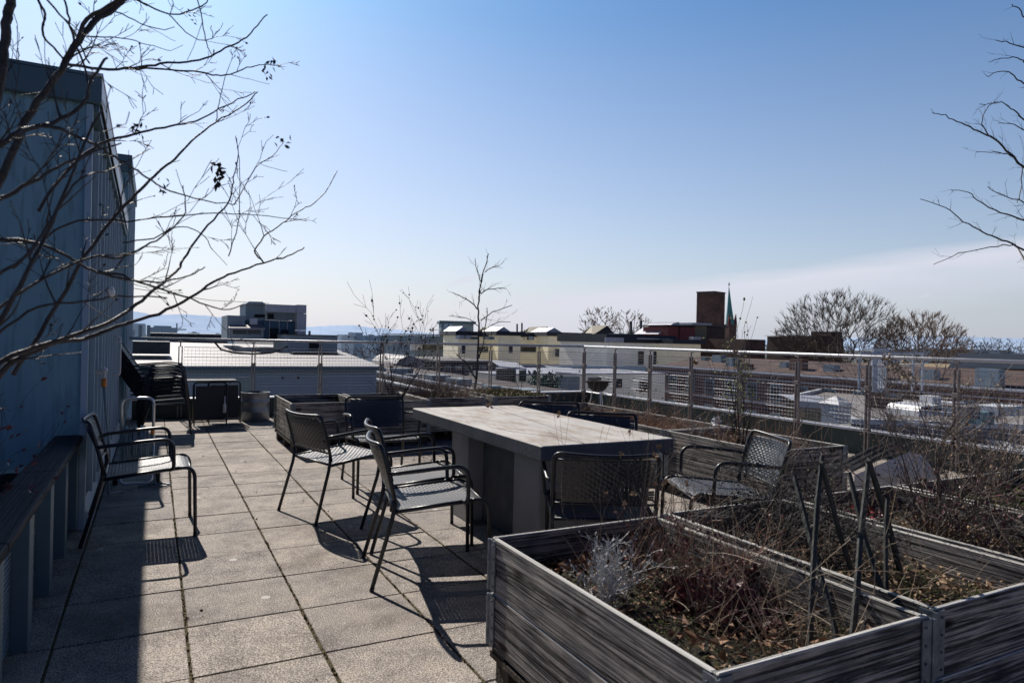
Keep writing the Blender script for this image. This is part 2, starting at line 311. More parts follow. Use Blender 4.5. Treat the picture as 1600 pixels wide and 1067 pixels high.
def wloc(o):
    l = Vector(o.location)
    while o.parent: o = o.parent; l += o.location
    return l
def obj(name, mb, m, parent=None, smooth=False):
    off = wloc(parent) if parent else Vector((0, 0, 0))
    me = bpy.data.meshes.new(name); me.from_pydata([tuple(v-off) for v in mb.v], [], mb.f)
    me.materials.append(M[m] if isinstance(m, str) else m)
    if smooth: me.polygons.foreach_set('use_smooth', [True]*len(me.polygons))
    me.update()
    o = bpy.data.objects.new(name, me); COL.objects.link(o)
    if parent: o.parent = parent
    return o
def tag(o, label=None, cat=None, group=None, kind=None):
    if label: o['label'] = label
    if cat: o['category'] = cat
    if group: o['group'] = group
    if kind: o['kind'] = kind
    return o
def thing(name, label, cat, loc=(0, 0, 0), rz=0, group=None):
    o = bpy.data.objects.new(name, None); COL.objects.link(o); o.location = loc; o.rotation_euler = (0, 0, rz); o.empty_display_size = .1
    return tag(o, label, cat, group)
def struct(name, mb, m, label=None):
    return tag(obj(name, mb, m), label, None, None, 'structure')
def kids(o): return [c for c in list(COL.objects) if c.parent == o]
def copy_tree(o, parent=None):
    c = o.copy(); COL.objects.link(c); c.parent = parent
    for ch in kids(o): copy_tree(ch, c)
    return c

def arc(p0, p1, p2, n=6):       # rounded corner from p0 via p1 to p2
    p0, p1, p2 = Vector(p0), Vector(p1), Vector(p2)
    return [p0*(1-t)**2+p1*2*t*(1-t)+p2*t*t for t in [i/n for i in range(n+1)]]
def rounded(pts, r, n=5, closed=False):
    P = [Vector(p) for p in pts]; out = []
    k = len(P)
    for i in range(k):
        if not closed and i in (0, k-1): out.append(P[i]); continue
        a, b, c = P[i-1], P[i], P[(i+1) % k]
        ra = min(r, (a-b).length*.49); rc = min(r, (c-b).length*.49)
        out += arc(b+(a-b).normalized()*ra, b, b+(c-b).normalized()*rc, n)
    return out

# ------------------------------------------------------------------ world and sun
SUN_EL, SUN_AZ = R(39.5), R(-5.0)
w = bpy.data.worlds.new('World'); sc.world = w; w.use_nodes = True
nt = w.node_tree
for n in list(nt.nodes): nt.nodes.remove(n)
def WN(t, **kw):
    n = nt.nodes.new(t)
    for k, v in kw.items(): setattr(n, k, v)
    return n
sky = WN('ShaderNodeTexSky', sky_type='NISHITA', sun_disc=False); sky.sun_elevation = SUN_EL; sky.sun_rotation = SUN_AZ
sky.altitude = 100; sky.air_density = 1.25; sky.dust_density = 1.3; sky.ozone_density = 2.2
hs = WN('ShaderNodeHueSaturation'); hs.inputs['Saturation'].default_value = .97; nt.links.new(sky.outputs[0], hs.inputs['Color'])
tc = WN('ShaderNodeTexCoord'); sx = WN('ShaderNodeSeparateXYZ'); nt.links.new(tc.outputs['Generated'], sx.inputs[0])
def WM(op, a, b=None, c=None, clamp=False):
    n = WN('ShaderNodeMath', operation=op, use_clamp=clamp)
    for i, q in enumerate((a, b, c)):
        if q is None: continue
        if isinstance(q, (int, float)): n.inputs[i].default_value = q
        else: nt.links.new(q, n.inputs[i])
    return n.outputs[0]
# high thin cloud bank: a slanted band low over the right horizon
# elevation tangent e = z/horizontal, azimuth a = x/y
hor = WM('SQRT', WM('ADD', WM('MULTIPLY', sx.outputs[0], sx.outputs[0]), WM('MULTIPLY', sx.outputs[1], sx.outputs[1])))
e = WM('DIVIDE', sx.outputs[2], hor)
az = WM('ARCTAN2', sx.outputs[0], sx.outputs[1])
mp = WN('ShaderNodeCombineXYZ'); nt.links.new(WM('MULTIPLY', az, 3.0), mp.inputs[0]); nt.links.new(WM('MULTIPLY', e, 22.0), mp.inputs[1])
cn = WN('ShaderNodeTexNoise'); cn.inputs['Scale'].default_value = 1.2; cn.inputs['Detail'].default_value = 7; cn.inputs['Roughness'].default_value = .55; nt.links.new(mp.outputs[0], cn.inputs['Vector'])
# upper edge of the bank: rises with azimuth
edge = WM('ADD', WM('MULTIPLY', WM('SUBTRACT', az, .69), .112), .090)
edge = WM('ADD', edge, WM('MULTIPLY', WM('SUBTRACT', cn.outputs['Fac'], .5), .030))
below = WM('MULTIPLY', WM('SUBTRACT', edge, e), 50.0, clamp=True)
fade = WM('MULTIPLY', WM('SUBTRACT', e, WM('SUBTRACT', edge, .085)), 16.0, clamp=True)
right = WM('MULTIPLY', WM('SUBTRACT', az, .36), 4.2, clamp=True)
cl = WM('MULTIPLY', WM('MULTIPLY', below, fade), WM('MULTIPLY', right, .85))
cl = WM('MULTIPLY', cl, WM('MULTIPLY_ADD', cn.outputs['Fac'], 2.0, .05, clamp=True))
# two little clouds
def puff(a0, e0, sa, se, k):
    da = WM('DIVIDE', WM('SUBTRACT', WM('MULTIPLY_ADD', cn.outputs['Fac'], .03, az), a0+.015), sa)
    de = WM('DIVIDE', WM('SUBTRACT', WM('SUBTRACT', e, WM('MULTIPLY', WM('SUBTRACT', az, a0), .35)), e0), se)
    d = WM('ADD', WM('MULTIPLY', da, da), WM('MULTIPLY', de, de))
    return WM('MULTIPLY', WM('SUBTRACT', 1.0, d, clamp=True), k)
def dirpix(x, y):
    d = ray(x, y); return math.atan2(d.x, d.y), d.z/math.hypot(d.x, d.y)
a1, e1 = dirpix(725, 438); a2, e2 = dirpix(1447, 461)
cl = WM('MAXIMUM', cl, WM('MAXIMUM', puff(a1, e1, .030, .007, .6), puff(a2, e2, .014, .006, .5)))
# pale milky haze towards the horizon, stronger on the sun's side
hz = WM('POWER', 2.718, WM('MULTIPLY', e, -6.5))
sunside = WM('MULTIPLY_ADD', WM('COSINE', WM('ADD', az, .25)), .35, .62)
hz = WM('MULTIPLY', WM('MULTIPLY', hz, sunside), .74, clamp=True)
tt = WM('POWER', WM('MULTIPLY', WM('MAXIMUM', e, 0.0), 2.1, clamp=True), 2.2)
gain = WN('ShaderNodeCombineXYZ'); nt.links.new(WM('MULTIPLY_ADD', tt, -.46, 1.02), gain.inputs[0]); nt.links.new(WM('MULTIPLY_ADD', tt, -.15, 1.05), gain.inputs[1]); nt.links.new(WM('MULTIPLY_ADD', tt, .02, 1.22), gain.inputs[2])
# the sky deepens towards the zenith and away from the sun
zen = WM('SUBTRACT', 1.0, WM('MULTIPLY', WM('MULTIPLY', WM('SUBTRACT', e, .53), 3.6, clamp=True), .93))
fr = WM('MULTIPLY_ADD', sx.outputs[1], 2.0, .5, clamp=True)
fc = WN('ShaderNodeCombineXYZ'); nt.links.new(WM('MULTIPLY_ADD', fr, .82, .18), fc.inputs[0]); nt.links.new(WM('MULTIPLY_ADD', fr, .70, .30), fc.inputs[1]); nt.links.new(WM('MULTIPLY_ADD', fr, .45, .55), fc.inputs[2])
zb = WM('MULTIPLY', WM('SUBTRACT', e, .50), 1.6, clamp=True)
zc = WN('ShaderNodeCombineXYZ'); nt.links.new(WM('MULTIPLY_ADD', zb, -.45, 1.0), zc.inputs[0]); nt.links.new(WM('MULTIPLY_ADD', zb, -.22, 1.0), zc.inputs[1]); nt.links.new(WM('MULTIPLY_ADD', zb, .25, 1.0), zc.inputs[2])
g2 = WN('ShaderNodeVectorMath', operation='MULTIPLY'); nt.links.new(gain.outputs[0], g2.inputs[0]); nt.links.new(zc.outputs[0], g2.inputs[1])
gv = WN('ShaderNodeVectorMath', operation='SCALE'); g3 = WN('ShaderNodeVectorMath', operation='MULTIPLY'); nt.links.new(g2.outputs[0], g3.inputs[0]); nt.links.new(fc.outputs[0], g3.inputs[1]); nt.links.new(g3.outputs[0], gv.inputs[0]); nt.links.new(zen, gv.inputs['Scale'])
gm = WN('ShaderNodeVectorMath', operation='MULTIPLY'); nt.links.new(hs.outputs[0], gm.inputs[0]); nt.links.new(gv.outputs[0], gm.inputs[1])
mh = WN('ShaderNodeMixRGB'); mh.inputs[2].default_value = (8.5, 9.6, 12.0, 1); nt.links.new(hz, mh.inputs[0]); nt.links.new(gm.outputs[0], mh.inputs[1])
mc = WN('ShaderNodeMixRGB'); mc.inputs[2].default_value = (8.6, 8.7, 9.9, 1); nt.links.new(cl, mc.inputs[0]); nt.links.new(mh.outputs[0], mc.inputs[1])
bg = WN('ShaderNodeBackground'); bg.inputs['Strength'].default_value = .085; nt.links.new(mc.outputs[0], bg.inputs['Color'])
wo = WN('ShaderNodeOutputWorld'); nt.links.new(bg.outputs[0], wo.inputs[0])
sd = bpy.data.lights.new('sun', 'SUN'); so = bpy.data.objects.new('sun', sd); COL.objects.link(so)
sd.energy = 5.0; sd.angle = R(.5); sd.color = (1, .93, .85)
sdir = Vector((math.sin(SUN_AZ)*math.cos(SUN_EL), math.cos(SUN_AZ)*math.cos(SUN_EL), math.sin(SUN_EL)))
so.rotation_euler = sdir.to_track_quat('Z', 'Y').to_euler()
sc.view_settings.view_transform = 'Standard'; sc.view_settings.look = 'None'; sc.view_settings.exposure = 0

# ------------------------------------------------------------------ terrace floor
X0, Y0 = .148, .351
b = MB(); b.quad((-.8, -3, -.005), (7.9, -3, -.005), (7.9, 11.62, -.005), (-.8, 11.62, -.005)); struct('paving_joints', b, 'joint')
b = MB()
for i in range(-2, 16):
    for j in range(-6, 23):
        x, y = X0+i*.5, Y0+j*.5
        if x < -.9 or x > 7.8: continue
        dz = rnd.uniform(-.002, .002); gx = .0065+rnd.uniform(-.0015, .0015); gy = .0042+rnd.uniform(-.0008, .0012); x += rnd.uniform(-.0015, .0015); y += rnd.uniform(-.0015, .0015)
        b.bbox((x+gx, y+gy, -.05), (x+.5-gx, y+.5-gy, dz), .0025)
struct('paving', b, 'paving')
b = MB()   # scattered moss tufts in the wide joints
for k in range(2600):
    i = rnd.choice([0, 0, 1, 1, 2, 2, 3, 4, 5]); y = rnd.uniform(1, 9.5); x = X0+i*.5+rnd.gauss(0, .0035)
    if rnd.random() < .12: x = rnd.uniform(-.3, 4); y = Y0+rnd.randint(2, 16)*.5+rnd.gauss(0, .003)
    for q in range(2): b.leaf(Vector((x, y, -.006)), Vector((rnd.gauss(0, .8), rnd.gauss(0, .8), 1)), rnd.uniform(.006, .014), rnd, .6)
tag(obj('joint_moss', b, M['joint']), 'thin brown moss growing in the joints between the slabs', 'moss', kind='stuff')

b = MB(); rr = random.Random(31)
for k in range(240):
    x_ = rr.uniform(-.35, 3.9); y_ = rr.uniform(1.2, 8.5)
    if rr.random() < .5: x_ = X0+.5*rr.randint(-1, 7)+rr.gauss(0, .01)
    b.leaf(Vector((x_, y_, .003)), Vector((rr.gauss(0, 1), rr.gauss(0, 1), rr.uniform(0, .35))), rr.uniform(.006, .022), rr, .6, .5)
tag(obj('blown_leaves', b, M['leafdry']), 'small dry leaves and grit blown over the paving slabs', 'leaves', kind='stuff')
# terrace slab edge, parapets
b = MB(); b.box((-.8, 11.44, -.6), (7.9, 11.62, .0)); b.box((7.78, -3, -.6), (7.92, 11.44, .0)); struct('terrace_edge', b, 'parapet')
def parapet(name, label, a, c):
    t = thing(name, label, 'parapet', (a[0], a[1], 0))
    b = MB(); b.bbox((a[0], a[1], 0), (c[0], c[1], .28), .006); obj('wall_panel', b, 'parapet', t)
    b = MB(); b.bbox((a[0]-.02, a[1]-.02, .281), (c[0]+.03, c[1]+.03, .305), .005); obj('metal_coping', b, 'white_metal', t)
parapet('parapet', 'low dark panel with white metal coping under the far railing', (-.28, 11.52), (7.70, 11.66))
parapet('parapet', 'low dark green panel with white metal coping under the right-hand railing', (7.72, -2.5), (7.86, 11.70))

# ------------------------------------------------------------------ railings
def railing(label, x0, y0, dx, dy, n, step, nx, ny, npost0=0, long_ext=0):
    t = thing('railing', label, 'railing', (x0, y0, 0), 0, 'wire mesh railings round the terrace')
    D = Vector((dx, dy, 0)); Nn = Vector((nx, ny, 0))
    P0 = Vector((x0, y0, 0))
    for i in range(n+1):
        p = P0+D*step*i
        b = MB()
        for s_ in (-1, 1):
            q = p+D*(.022*s_)
            hx = .008*abs(dx)+.02*abs(dy); hy = .008*abs(dy)+.02*abs(dx)
            b.bbox((q.x-hx, q.y-hy, .02), (q.x+hx, q.y+hy, 1.10), .002)
        hx = .033; b.bbox((p.x-hx, p.y-hx, .80), (p.x+hx, p.y+hx, .85), .002); b.bbox((p.x-hx, p.y-hx, .30), (p.x+hx, p.y+hx, .34), .002)
        b.tube([p+Vector((0, 0, 1.09)), p+Vector((0, 0, 1.17))], .011, 6); b.bbox((p.x-.03, p.y-.03, 1.165), (p.x+.03, p.y+.03, 1.178), .002)
        obj('post', b, 'post', t)
    b = MB(); b.tube([P0+Vector((0, 0, 1.205))-D*.35*long_ext, P0+D*(n*step+.0)+Vector((0, 0, 1.205))], .021, 12); obj('handrail', b, 'rail', t, True)
    for i in range(n):
        b = MB(); a = P0+D*(step*i+.05)+Nn*.02; L_ = step-.1
        k = int(L_/.05)
        for j in range(k+1):
            q = a+D*(L_*j/k); b.tube([q+Vector((0, 0, .33)), q+Vector((0, 0, 1.085))], .0015, 3, False)
        for j in range(16):
            z = .33+j*.0503; b.tube([a+Vector((0, 0, z))+Nn*.003, a+D*L_+Vector((0, 0, z))+Nn*.003], .0024 if j % 3 else .0046, 4, False)
        obj('mesh_panel', b, 'wire', t)
railing('far wire mesh railing along the end of the terrace', .35, 11.45, 1, 0, 7, 1.04, 0, 1, long_ext=2)
railing('right-hand wire mesh railing with flat brown posts running towards the camera', 7.61, 11.40, 0, -1, 12, 1.02, 1, 0)

# ------------------------------------------------------------------ planters (stacked wooden pallet collars)
def planter(x0, y0, x1, y1, label, top=.55, soil=.42, pal=.13):
    t = thing('planter', label, 'planter', (x0, y0, 0), 0, 'wooden pallet collar planters')
    th = .021; hgt = (top-pal)/2
    for lv in range(2):
        z0 = pal+lv*hgt+.002; z1 = pal+(lv+1)*hgt-.002
        j = [rnd.uniform(-.004, .004) for _ in range(4)]
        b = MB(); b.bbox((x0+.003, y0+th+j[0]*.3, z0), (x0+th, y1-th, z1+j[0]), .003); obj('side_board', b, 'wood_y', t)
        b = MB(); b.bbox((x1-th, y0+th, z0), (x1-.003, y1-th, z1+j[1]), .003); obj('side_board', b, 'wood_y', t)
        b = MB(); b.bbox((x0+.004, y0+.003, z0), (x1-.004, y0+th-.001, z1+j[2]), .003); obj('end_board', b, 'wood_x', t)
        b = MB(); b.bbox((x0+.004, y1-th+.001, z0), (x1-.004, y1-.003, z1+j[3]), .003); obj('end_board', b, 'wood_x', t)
    for cx, cy, sx_, sy_ in ((x0, y0, 1, 1), (x1, y0, -1, 1), (x0, y1, 1, -1), (x1, y1, -1, -1)):
        b = MB()
        for lv in range(2):
            za = pal+lv*hgt+.01; zb = pal+(lv+1)*hgt-.006
            xs = sorted((cx-sx_*.003, cx+sx_*.045)); ys = sorted((cy-sy_*.003, cy-sy_*.0))
            b.box((xs[0], ys[0]-.001, za), (xs[1], ys[1]+.001, zb))
            ys = sorted((cy-sy_*.003, cy+sy_*.045)); xs = sorted((cx-sx_*.003, cx))
            b.box((xs[0]-.001, ys[0], za), (xs[1]+.001, ys[1], zb))
            for q in range(4):      # raised rivets and the rolled hinge knuckles
                z = za+.02+q*(zb-za-.04)/3
                b.tube([(cx+sx_*.03, cy-sy_*.001, z), (cx+sx_*.03, cy-sy_*.009, z)], .004, 6)
                b.tube([(cx-sx_*.001, cy+sy_*.03, z), (cx-sx_*.009, cy+sy_*.03, z)], .004, 6)
            b.tube([(cx-sx_*.004, cy-sy_*.004, za), (cx-sx_*.004, cy-sy_*.004, zb)], .006, 6)
        obj('corner_hinge', b, 'hinge', t)
    b = MB()
    for yy in (y0+.03, (y0+y1)/2-.05, y1-.13):
        for xx in (x0+.02, (x0+x1)/2-.05, x1-.12): b.box((xx, yy, 0.002), (xx+.1, yy+.1, .095))
    for xx in (x0+.0, (x0+x1)/2-.06, x1-.12): b.box((xx+.001, y0+.01, .096), (xx+.119, y1-.01, .118))
    for k in range(5):
        yy = y0+.02+k*(y1-y0-.14)/4; b.box((x0+.006, yy, .119), (x1-.006, yy+.1, .1295))
    obj('pallet', b, 'pallet', t)
    b = MB(); nx_, ny_ = 14, 18; rr = random.Random(int(x0*100+y0*37)); g = []
    for i in range(nx_+1):
        for k in range(ny_+1):
            g.append(Vector((x0+th+(x1-x0-2*th)*i/nx_, y0+th+(y1-y0-2*th)*k/ny_, soil+rr.uniform(-.018, .022))))
    b.v = g
    for i in range(nx_):
        for k in range(ny_): a = i*(ny_+1)+k; b.f.append((a, a+ny_+1, a+ny_+2, a+1))
    obj('soil', b, 'soil', t, True)
    return t
N1 = (1.165, 1.165, 1.985, 2.365); N2 = (2.045, 1.19, 2.80, 2.40); N3 = (2.835, 1.20, 3.66, 2.40); N4 = (3.70, 1.18, 5.3, 2.38)
planter(*N1, 'nearest grey wooden planter with silver bush and wine-red leaves')
planter(*N2, 'weathered wooden planter holding a dark twiggy mound, second from the near corner')
planter(*N3, 'weathered wooden planter with bright red leaves and spreading shrub, third of the near row')
planter(*N4, 'wide wooden planter with green ground cover at the right end of the near row')
planter(4.0, 3.50, 4.80, 4.68, 'grey wooden planter with tall budding sapling behind the right-hand chair')
planter(4.0, 4.72, 4.80, 5.90, 'grey wooden planter with rusty dry grass beyond the table', )
planter(4.0, 5.94, 4.80, 7.10, 'grey wooden planter of dry stalks in front of the kettle grill')
planter(1.355, 7.82, 2.155, 8.98, 'two-tone wooden planter with a yellow flower, leftmost of the far row')
planter(2.20, 7.84, 3.00, 9.02, 'wooden planter with budding bare shrub, second from left, far row')
planter(3.04, 8.06, 3.84, 9.26, 'wooden planter with dark heather, third from left in the far row')
planter(4.03, 8.17, 4.90, 9.37, 'wooden planter with mossy soil and a slender tree, rightmost of the far row', soil=.52)

# ------------------------------------------------------------------ concrete table
t = thing('concrete_table', 'heavy grey concrete table with stained slab top on two pedestals', 'table', (2.29, 4.16, 0))
b = MB(); b.bbox((1.832, 3.136, .668), (2.742, 5.184, .75), .005); o = obj('tabletop', b, 'concshade', t); o.data.materials.append(M['top'])
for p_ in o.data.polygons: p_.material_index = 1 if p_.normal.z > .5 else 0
b = MB(); b.bbox((2.0, 4.46, 0.001), (2.56, 4.76, .667), .006); obj('pedestal', b, 'conc', t)
b = MB(); b.bbox((2.0, 3.44, 0.001), (2.56, 3.76, .667), .006); obj('pedestal', b, 'conc', t)
b = MB(); b.bbox((2.12, 3.761, 0.001), (2.44, 4.459, .60), .004); obj('core_panel', b, 'concshade', t)

# ------------------------------------------------------------------ woven armchair
def weave(mb, f, nu, nv, wu, wv, amp, nrm, skipv=(), u0=0, u1=1, v0=0, v1=1):
    # f(u,v)->point ; strips along v at constant u, and along u at constant v, over and under each other
    us = [u0+(u1-u0)*(i+.5)/nu for i in range(nu)]; vs = [v0+(v1-v0)*(j+.5)/nv for j in range(nv)]
    for i, u in enumerate(us):
        prev = None; hw = wu/nu*.5*(u1-u0)
        for j in range(-1, nv+1):
            v = 0 if j < 0 else 1 if j == nv else vs[j]
            z = amp*(1 if (i+j) % 2 else -1) if 0 <= j < nv else 0
            a = f(u-hw, v)+nrm(u, v)*z; c = f(u+hw, v)+nrm(u, v)*z
            if prev: mb.quad(prev[0], prev[1], c, a)
            prev = (a, c)
    for j, v in enumerate(vs):
        if j in skipv: continue
        prev = None; hw = wv/nv*.5*(v1-v0)
        for i in range(-1, nu+1):
            u = 0 if i < 0 else 1 if i == nu else us[i]
            z = -amp*(1 if (i+j) % 2 else -1) if 0 <= i < nu else 0
            a = f(u, v-hw)+nrm(u, v)*z; c = f(u, v+hw)+nrm(u, v)*z
            if prev: mb.quad(prev[0], prev[1], c, a)
            prev = (a, c)
TR = .0115
def back_point(y, z):       # frame line of the back: leans and bows
    k = (z-.42)/.33; x = -.205-.065*k-.02*k*k
    bow = .045*(1-(y/.25)**2)
    return Vector((x-bow*min(1, max(0, k*1.3)), y, z))
def make_chair():
    t = thing('woven_armchair', 'x', 'chair')
    def seat(u, v):         # u across, v from rear to front
        y = -.235+.47*u; x = -.20+.485*v; z = .405+.045*v
        if v > .84: z -= ((v-.84)/.16)**2*.028
        z -= .012*math.sin(math.pi*u)*math.sin(math.pi*v)
        return Vector((x, y, z))
    b = MB(); weave(b, seat, 24, 25, .86, .80, .0014, lambda u, v: Vector((0, 0, 1))); obj('seat', b, 'seatweave', t)
    def bk(u, v):
        return back_point(-.235+.47*u, .485+.245*v)
    b = MB(); weave(b, bk, 21, 15, .94, .90, .002, lambda u, v: Vector((1, 0, 0)), skipv=(4,), u0=.06, u1=.94, v0=.10, v1=.93); obj('backrest', b, 'weave', t)
    b = MB()                # back frame: uprights, bowed top and lower bar
    lo = [back_point(-.25, .43), back_point(-.25, .55), back_point(-.25, .66), back_point(-.25, .69)]
    top = [Vector((back_point(y, .755).x, y, .755-.010*math.cos(y/.25*math.pi/2))) for y in [-.2+.4*i/10 for i in range(11)]]
    path = lo+arc(back_point(-.25, .71), Vector((back_point(-.25, .755).x, -.25, .758)), top[0], 5)+top[1:-1]+arc(top[-1], Vector((back_point(.25, .755).x, .25, .758)), back_point(.25, .71), 5)+[Vector((p.x, -p.y, p.z)) for p in lo[::-1]]
    b.tube(path, TR, 8); b.tube([back_point(y, .487) for y in [-.25+.5*i/8 for i in range(9)]], .007, 6)
    b.tube([back_point(y, .722) for y in [-.245+.49*i/8 for i in range(9)]], .004, 5)
    obj('back_frame', b, 'steel_paint', t, True)
    b = MB()                # seat frame
    for s_ in (-1, 1):
        y = .248*s_
        b.tube([(-.215, y, .40), (0, y, .424), (.22, y, .444)], TR, 8)
    b.tube([(-.205, -.248, .402), (-.205, .248, .402)], .009, 8); b.tube([(.275, -.248, .425), (.275, .248, .425)], .008, 8)
    obj('seat_frame', b, 'steel_paint', t, True)
    for s_ in (-1, 1):
        y = .248*s_
        b = MB(); b.tube([(.20, y, .4425)]+arc((.215, y, .4435), (.295, y, .452), (.298, y, .372), 7)+[(.306, y+.004*s_, .02)], TR, 8); b.tube([(.306, y+.004*s_, .02), (.306, y+.004*s_, .001)], .0125, 8)
        obj('leg', b, 'steel_paint', t, True)
        b = MB(); b.tube([back_point(.25*s_, .47), (-.215, y, .42), (-.225, y, .36), (-.32, y+.012*s_, .02)], TR, 8); b.tube([(-.32, y+.012*s_, .02), (-.324, y+.012*s_, .001)], .0125, 8)
        obj('leg', b, 'steel_paint', t, True)
        b = MB(); ya = .275*s_; p0 = back_point(.25*s_, .60)
        b.tube([p0, (p0.x+.04, ya, .608), (0, ya+.008*s_, .628)]+arc((.10, ya+.008*s_, .634), (.168, ya+.008*s_, .636), (.170, ya+.006*s_, .565), 7)+[(.173, ya-.002*s_, .48)]+arc((.173, ya-.004*s_, .465), (.173, ya-.006*s_, .437), (.150, y+.004*s_, .437), 4), TR, 8)
        obj('armrest', b, 'steel_paint', t, True)
    return t
CH = [  # x, y, yaw, label
    (-.055, 5.11, 1, 'black woven armchair standing alone at the left beside the blue cladding wall'),
    (1.233, 5.13, 17, 'black woven armchair turned away from the table, second chair from the left'),
    (1.385, 3.645, -11, 'black woven armchair in the foreground at the left side of the table, nearest the camera'),
    (1.545, 4.25, -9, 'black woven armchair half hidden behind the foreground chair at the left of the table'),
    (1.80, 5.90, -93, 'black woven armchair standing at the far end of the table before the far planters'),
    (2.15, 3.05, 62, 'black woven armchair seen from behind at the near end of the table'),
    (3.02, 5.03, -119, 'black woven armchair behind the table, its back showing left of its neighbour'),
    (2.94, 4.17, -127, 'black woven armchair behind the table, its back nearest the right end of the slab'),
    (3.13, 3.12, 157, 'black woven armchair at the right, sunlit back, in front of the long grey planter')]
proto = make_chair(); CG = 'woven armchairs on the terrace'
for i, (x, y, a, lab) in enumerate(CH):
    o = proto if i == 0 else copy_tree(proto)
    o.location = (x, y, 0); o.scale.y = 1.06; o.rotation_euler.z = R(a); o['label'] = lab; o['group'] = CG; o['category'] = 'chair'

# ------------------------------------------------------------------ stacked high-back sling chairs
def make_sling():
    t = thing('stacked_chair', 'x', 'chair')
    b = MB()
    def bp(k): return Vector((-.20-.31*k, 0, .36+.48*k))
    for j in range(2):
        z0, z1 = (0.02, .49) if j == 0 else (.51, 1)
        b.prism([bp(z0)+Vector((0, -.235, 0)), bp(z1)+Vector((0, -.235, 0)), bp(z1)+Vector((-.012, -.235, -.01)), bp(z0)+Vector((-.012, -.235, -.01))], (0, .47, 0))
    obj('backrest', b, 'sling', t)
    b = MB(); b.prism([(-.2, -.235, .352), (.26, -.235, .385), (.26, -.235, .375), (-.2, -.235, .342)], (0, .47, 0)); obj('seat', b, 'sling', t)
    b = MB()
    for s_ in (-1, 1):
        y = .255*s_
        b.tube([bp(1)+Vector((0, y, 0)), bp(0)+Vector((0, y, 0)), (.24, y, .385), (.27, y, .36)], .011, 6)
    b.tube([bp(1)+Vector((0, -.255, 0)), bp(1)+Vector((0, .255, 0))], .011, 6); obj('frame', b, 'steel_paint', t, True)
    for s_ in (-1, 1):
        y = .275*s_
        b = MB(); b.tube(rounded([(-.36, y, .52), (.1, y, .56), (.25, y, .52), (.33, y, .01)], .09), .011, 6); obj('leg', b, 'steel_paint', t, True)
        b = MB(); b.tube([(-.1, y, .54), (-.27, y, .01)], .011, 6); obj('leg', b, 'steel_paint', t, True)
    return t
sp = make_sling()
NS = 8
for i in range(NS):
    o = sp if i == 0 else copy_tree(sp)
    o.location = (.12-.004*i, 9.92+rnd.uniform(-.01, .01), .05*i); o.rotation_euler.z = R(-3+rnd.uniform(-.6, .6))
    o['group'] = 'high-backed sling chairs stacked by the wall'
    o['label'] = 'charcoal high-backed sling chair in the tall stack against the cladding wall' if 0 < i < NS-1 else ('lowest charcoal sling chair of the tall stack, standing on the slabs' if i == 0 else 'topmost charcoal sling chair of the tall stack by the wall')
# folded chairs and table parked next to the stack
def folded(x, y, rz, wdt, label):
    t = thing('folded_chair', label, 'chair', (x, y, 0), 0, 'folded dark chairs beside the stack')
    b = MB(); b.tube(rounded([(x, y, .03), (x, y+.02, .60), (x+wdt, y+.02, .60), (x+wdt, y, .03)], .06), .011, 8); obj('frame', b, 'steel_paint', t, True)
    b = MB(); b.bbox((x+.03, y-.006, .07), (x+wdt-.03, y+.006, .55), .003); obj('sling_panel', b, 'sling', t)
    b = MB()
    for k in range(14):
        q = x+.04+k*(wdt-.08)/13; b.tube([(q, y+.004, .55), (q+.006, y+.02, .60)], .0025, 4)
    obj('lacing', b, 'weave', t)
    b = MB(); b.tube([(x+.01, y-.12, .01), (x+.01, y+.02, .58)], .010, 6); b.tube([(x+wdt-.01, y-.12, .01), (x+wdt-.01, y+.02, .58)], .010, 6); b.tube([(x+.01, y-.12, .06), (x+wdt-.01, y-.12, .06)], .009, 6)
    obj('leg_frame', b, 'steel_paint', t, True)
folded(.50, 10.62, 0, .44, 'folded dark chair with black fabric panel just right of the tall stack')
folded(.70, 10.80, 0, .44, 'folded dark chair partly behind another, next to the metal drum')
t = thing('folding_table', 'thin dark slatted table leaf lying across the folded chairs', 'table', (.4, 10.6, .63))
b = MB()
for k in range(6): b.bbox((.32+k*.004, 10.50+k*.065, .625), (1.06, 10.555+k*.065, .640), .002)
obj('slatted_leaf', b, 'sling', t)
b = MB(); b.bbox((.36, 10.52, .60), (.39, 10.88, .624), .002); b.bbox((.95, 10.52, .60), (.98, 10.88, .624), .002); obj('batten', b, 'steel_paint', t)
b = MB(); b.tube([(.90, 10.48, .18), (.90, 10.48, .29), (.90, 10.48, .315), (.90, 10.48, .42)], [.022, .022, .009, .008], 10)
t = thing('spray_bottle', 'small pale blue bottle hanging in front of the folded chairs', 'bottle', (.90, 10.48, .18)); obj('bottle_body', b, 'duct', t, True)
b = MB(); b.tube([(.90, 10.48, .42), (.90, 10.48, .58)], .004, 5); obj('cord', b, 'rubber', t)
# drum
t = thing('metal_drum', 'round galvanised steel drum standing between folded chairs and far planter', 'drum', (1.37, 10.95, 0))
b = MB(); n = 40; prof = [(.2, .003), (.205, .01), (.203, .14), (.208, .15), (.203, .16), (.203, .28), (.208, .29), (.203, .30), (.204, .425), (.209, .43), (.199, .432), (.197, .05)]
for k, (r_, z) in enumerate(prof):
    for j in range(n): a = 2*math.pi*j/n; b.v.append(Vector((1.37+r_*math.cos(a), 10.95+r_*math.sin(a), z)))
for k in range(len(prof)-1):
    for j in range(n): b.f.append((k*n+j, k*n+(j+1) % n, (k+1)*n+(j+1) % n, (k+1)*n+j))
b.f.append(tuple((len(prof)-1)*n+j for j in range(n)))
obj('drum_body', b, noisy('drum_steel', (.16, .18, .20), (.26, .28, .31), 6, .4, .7, bump=.05), t, True)

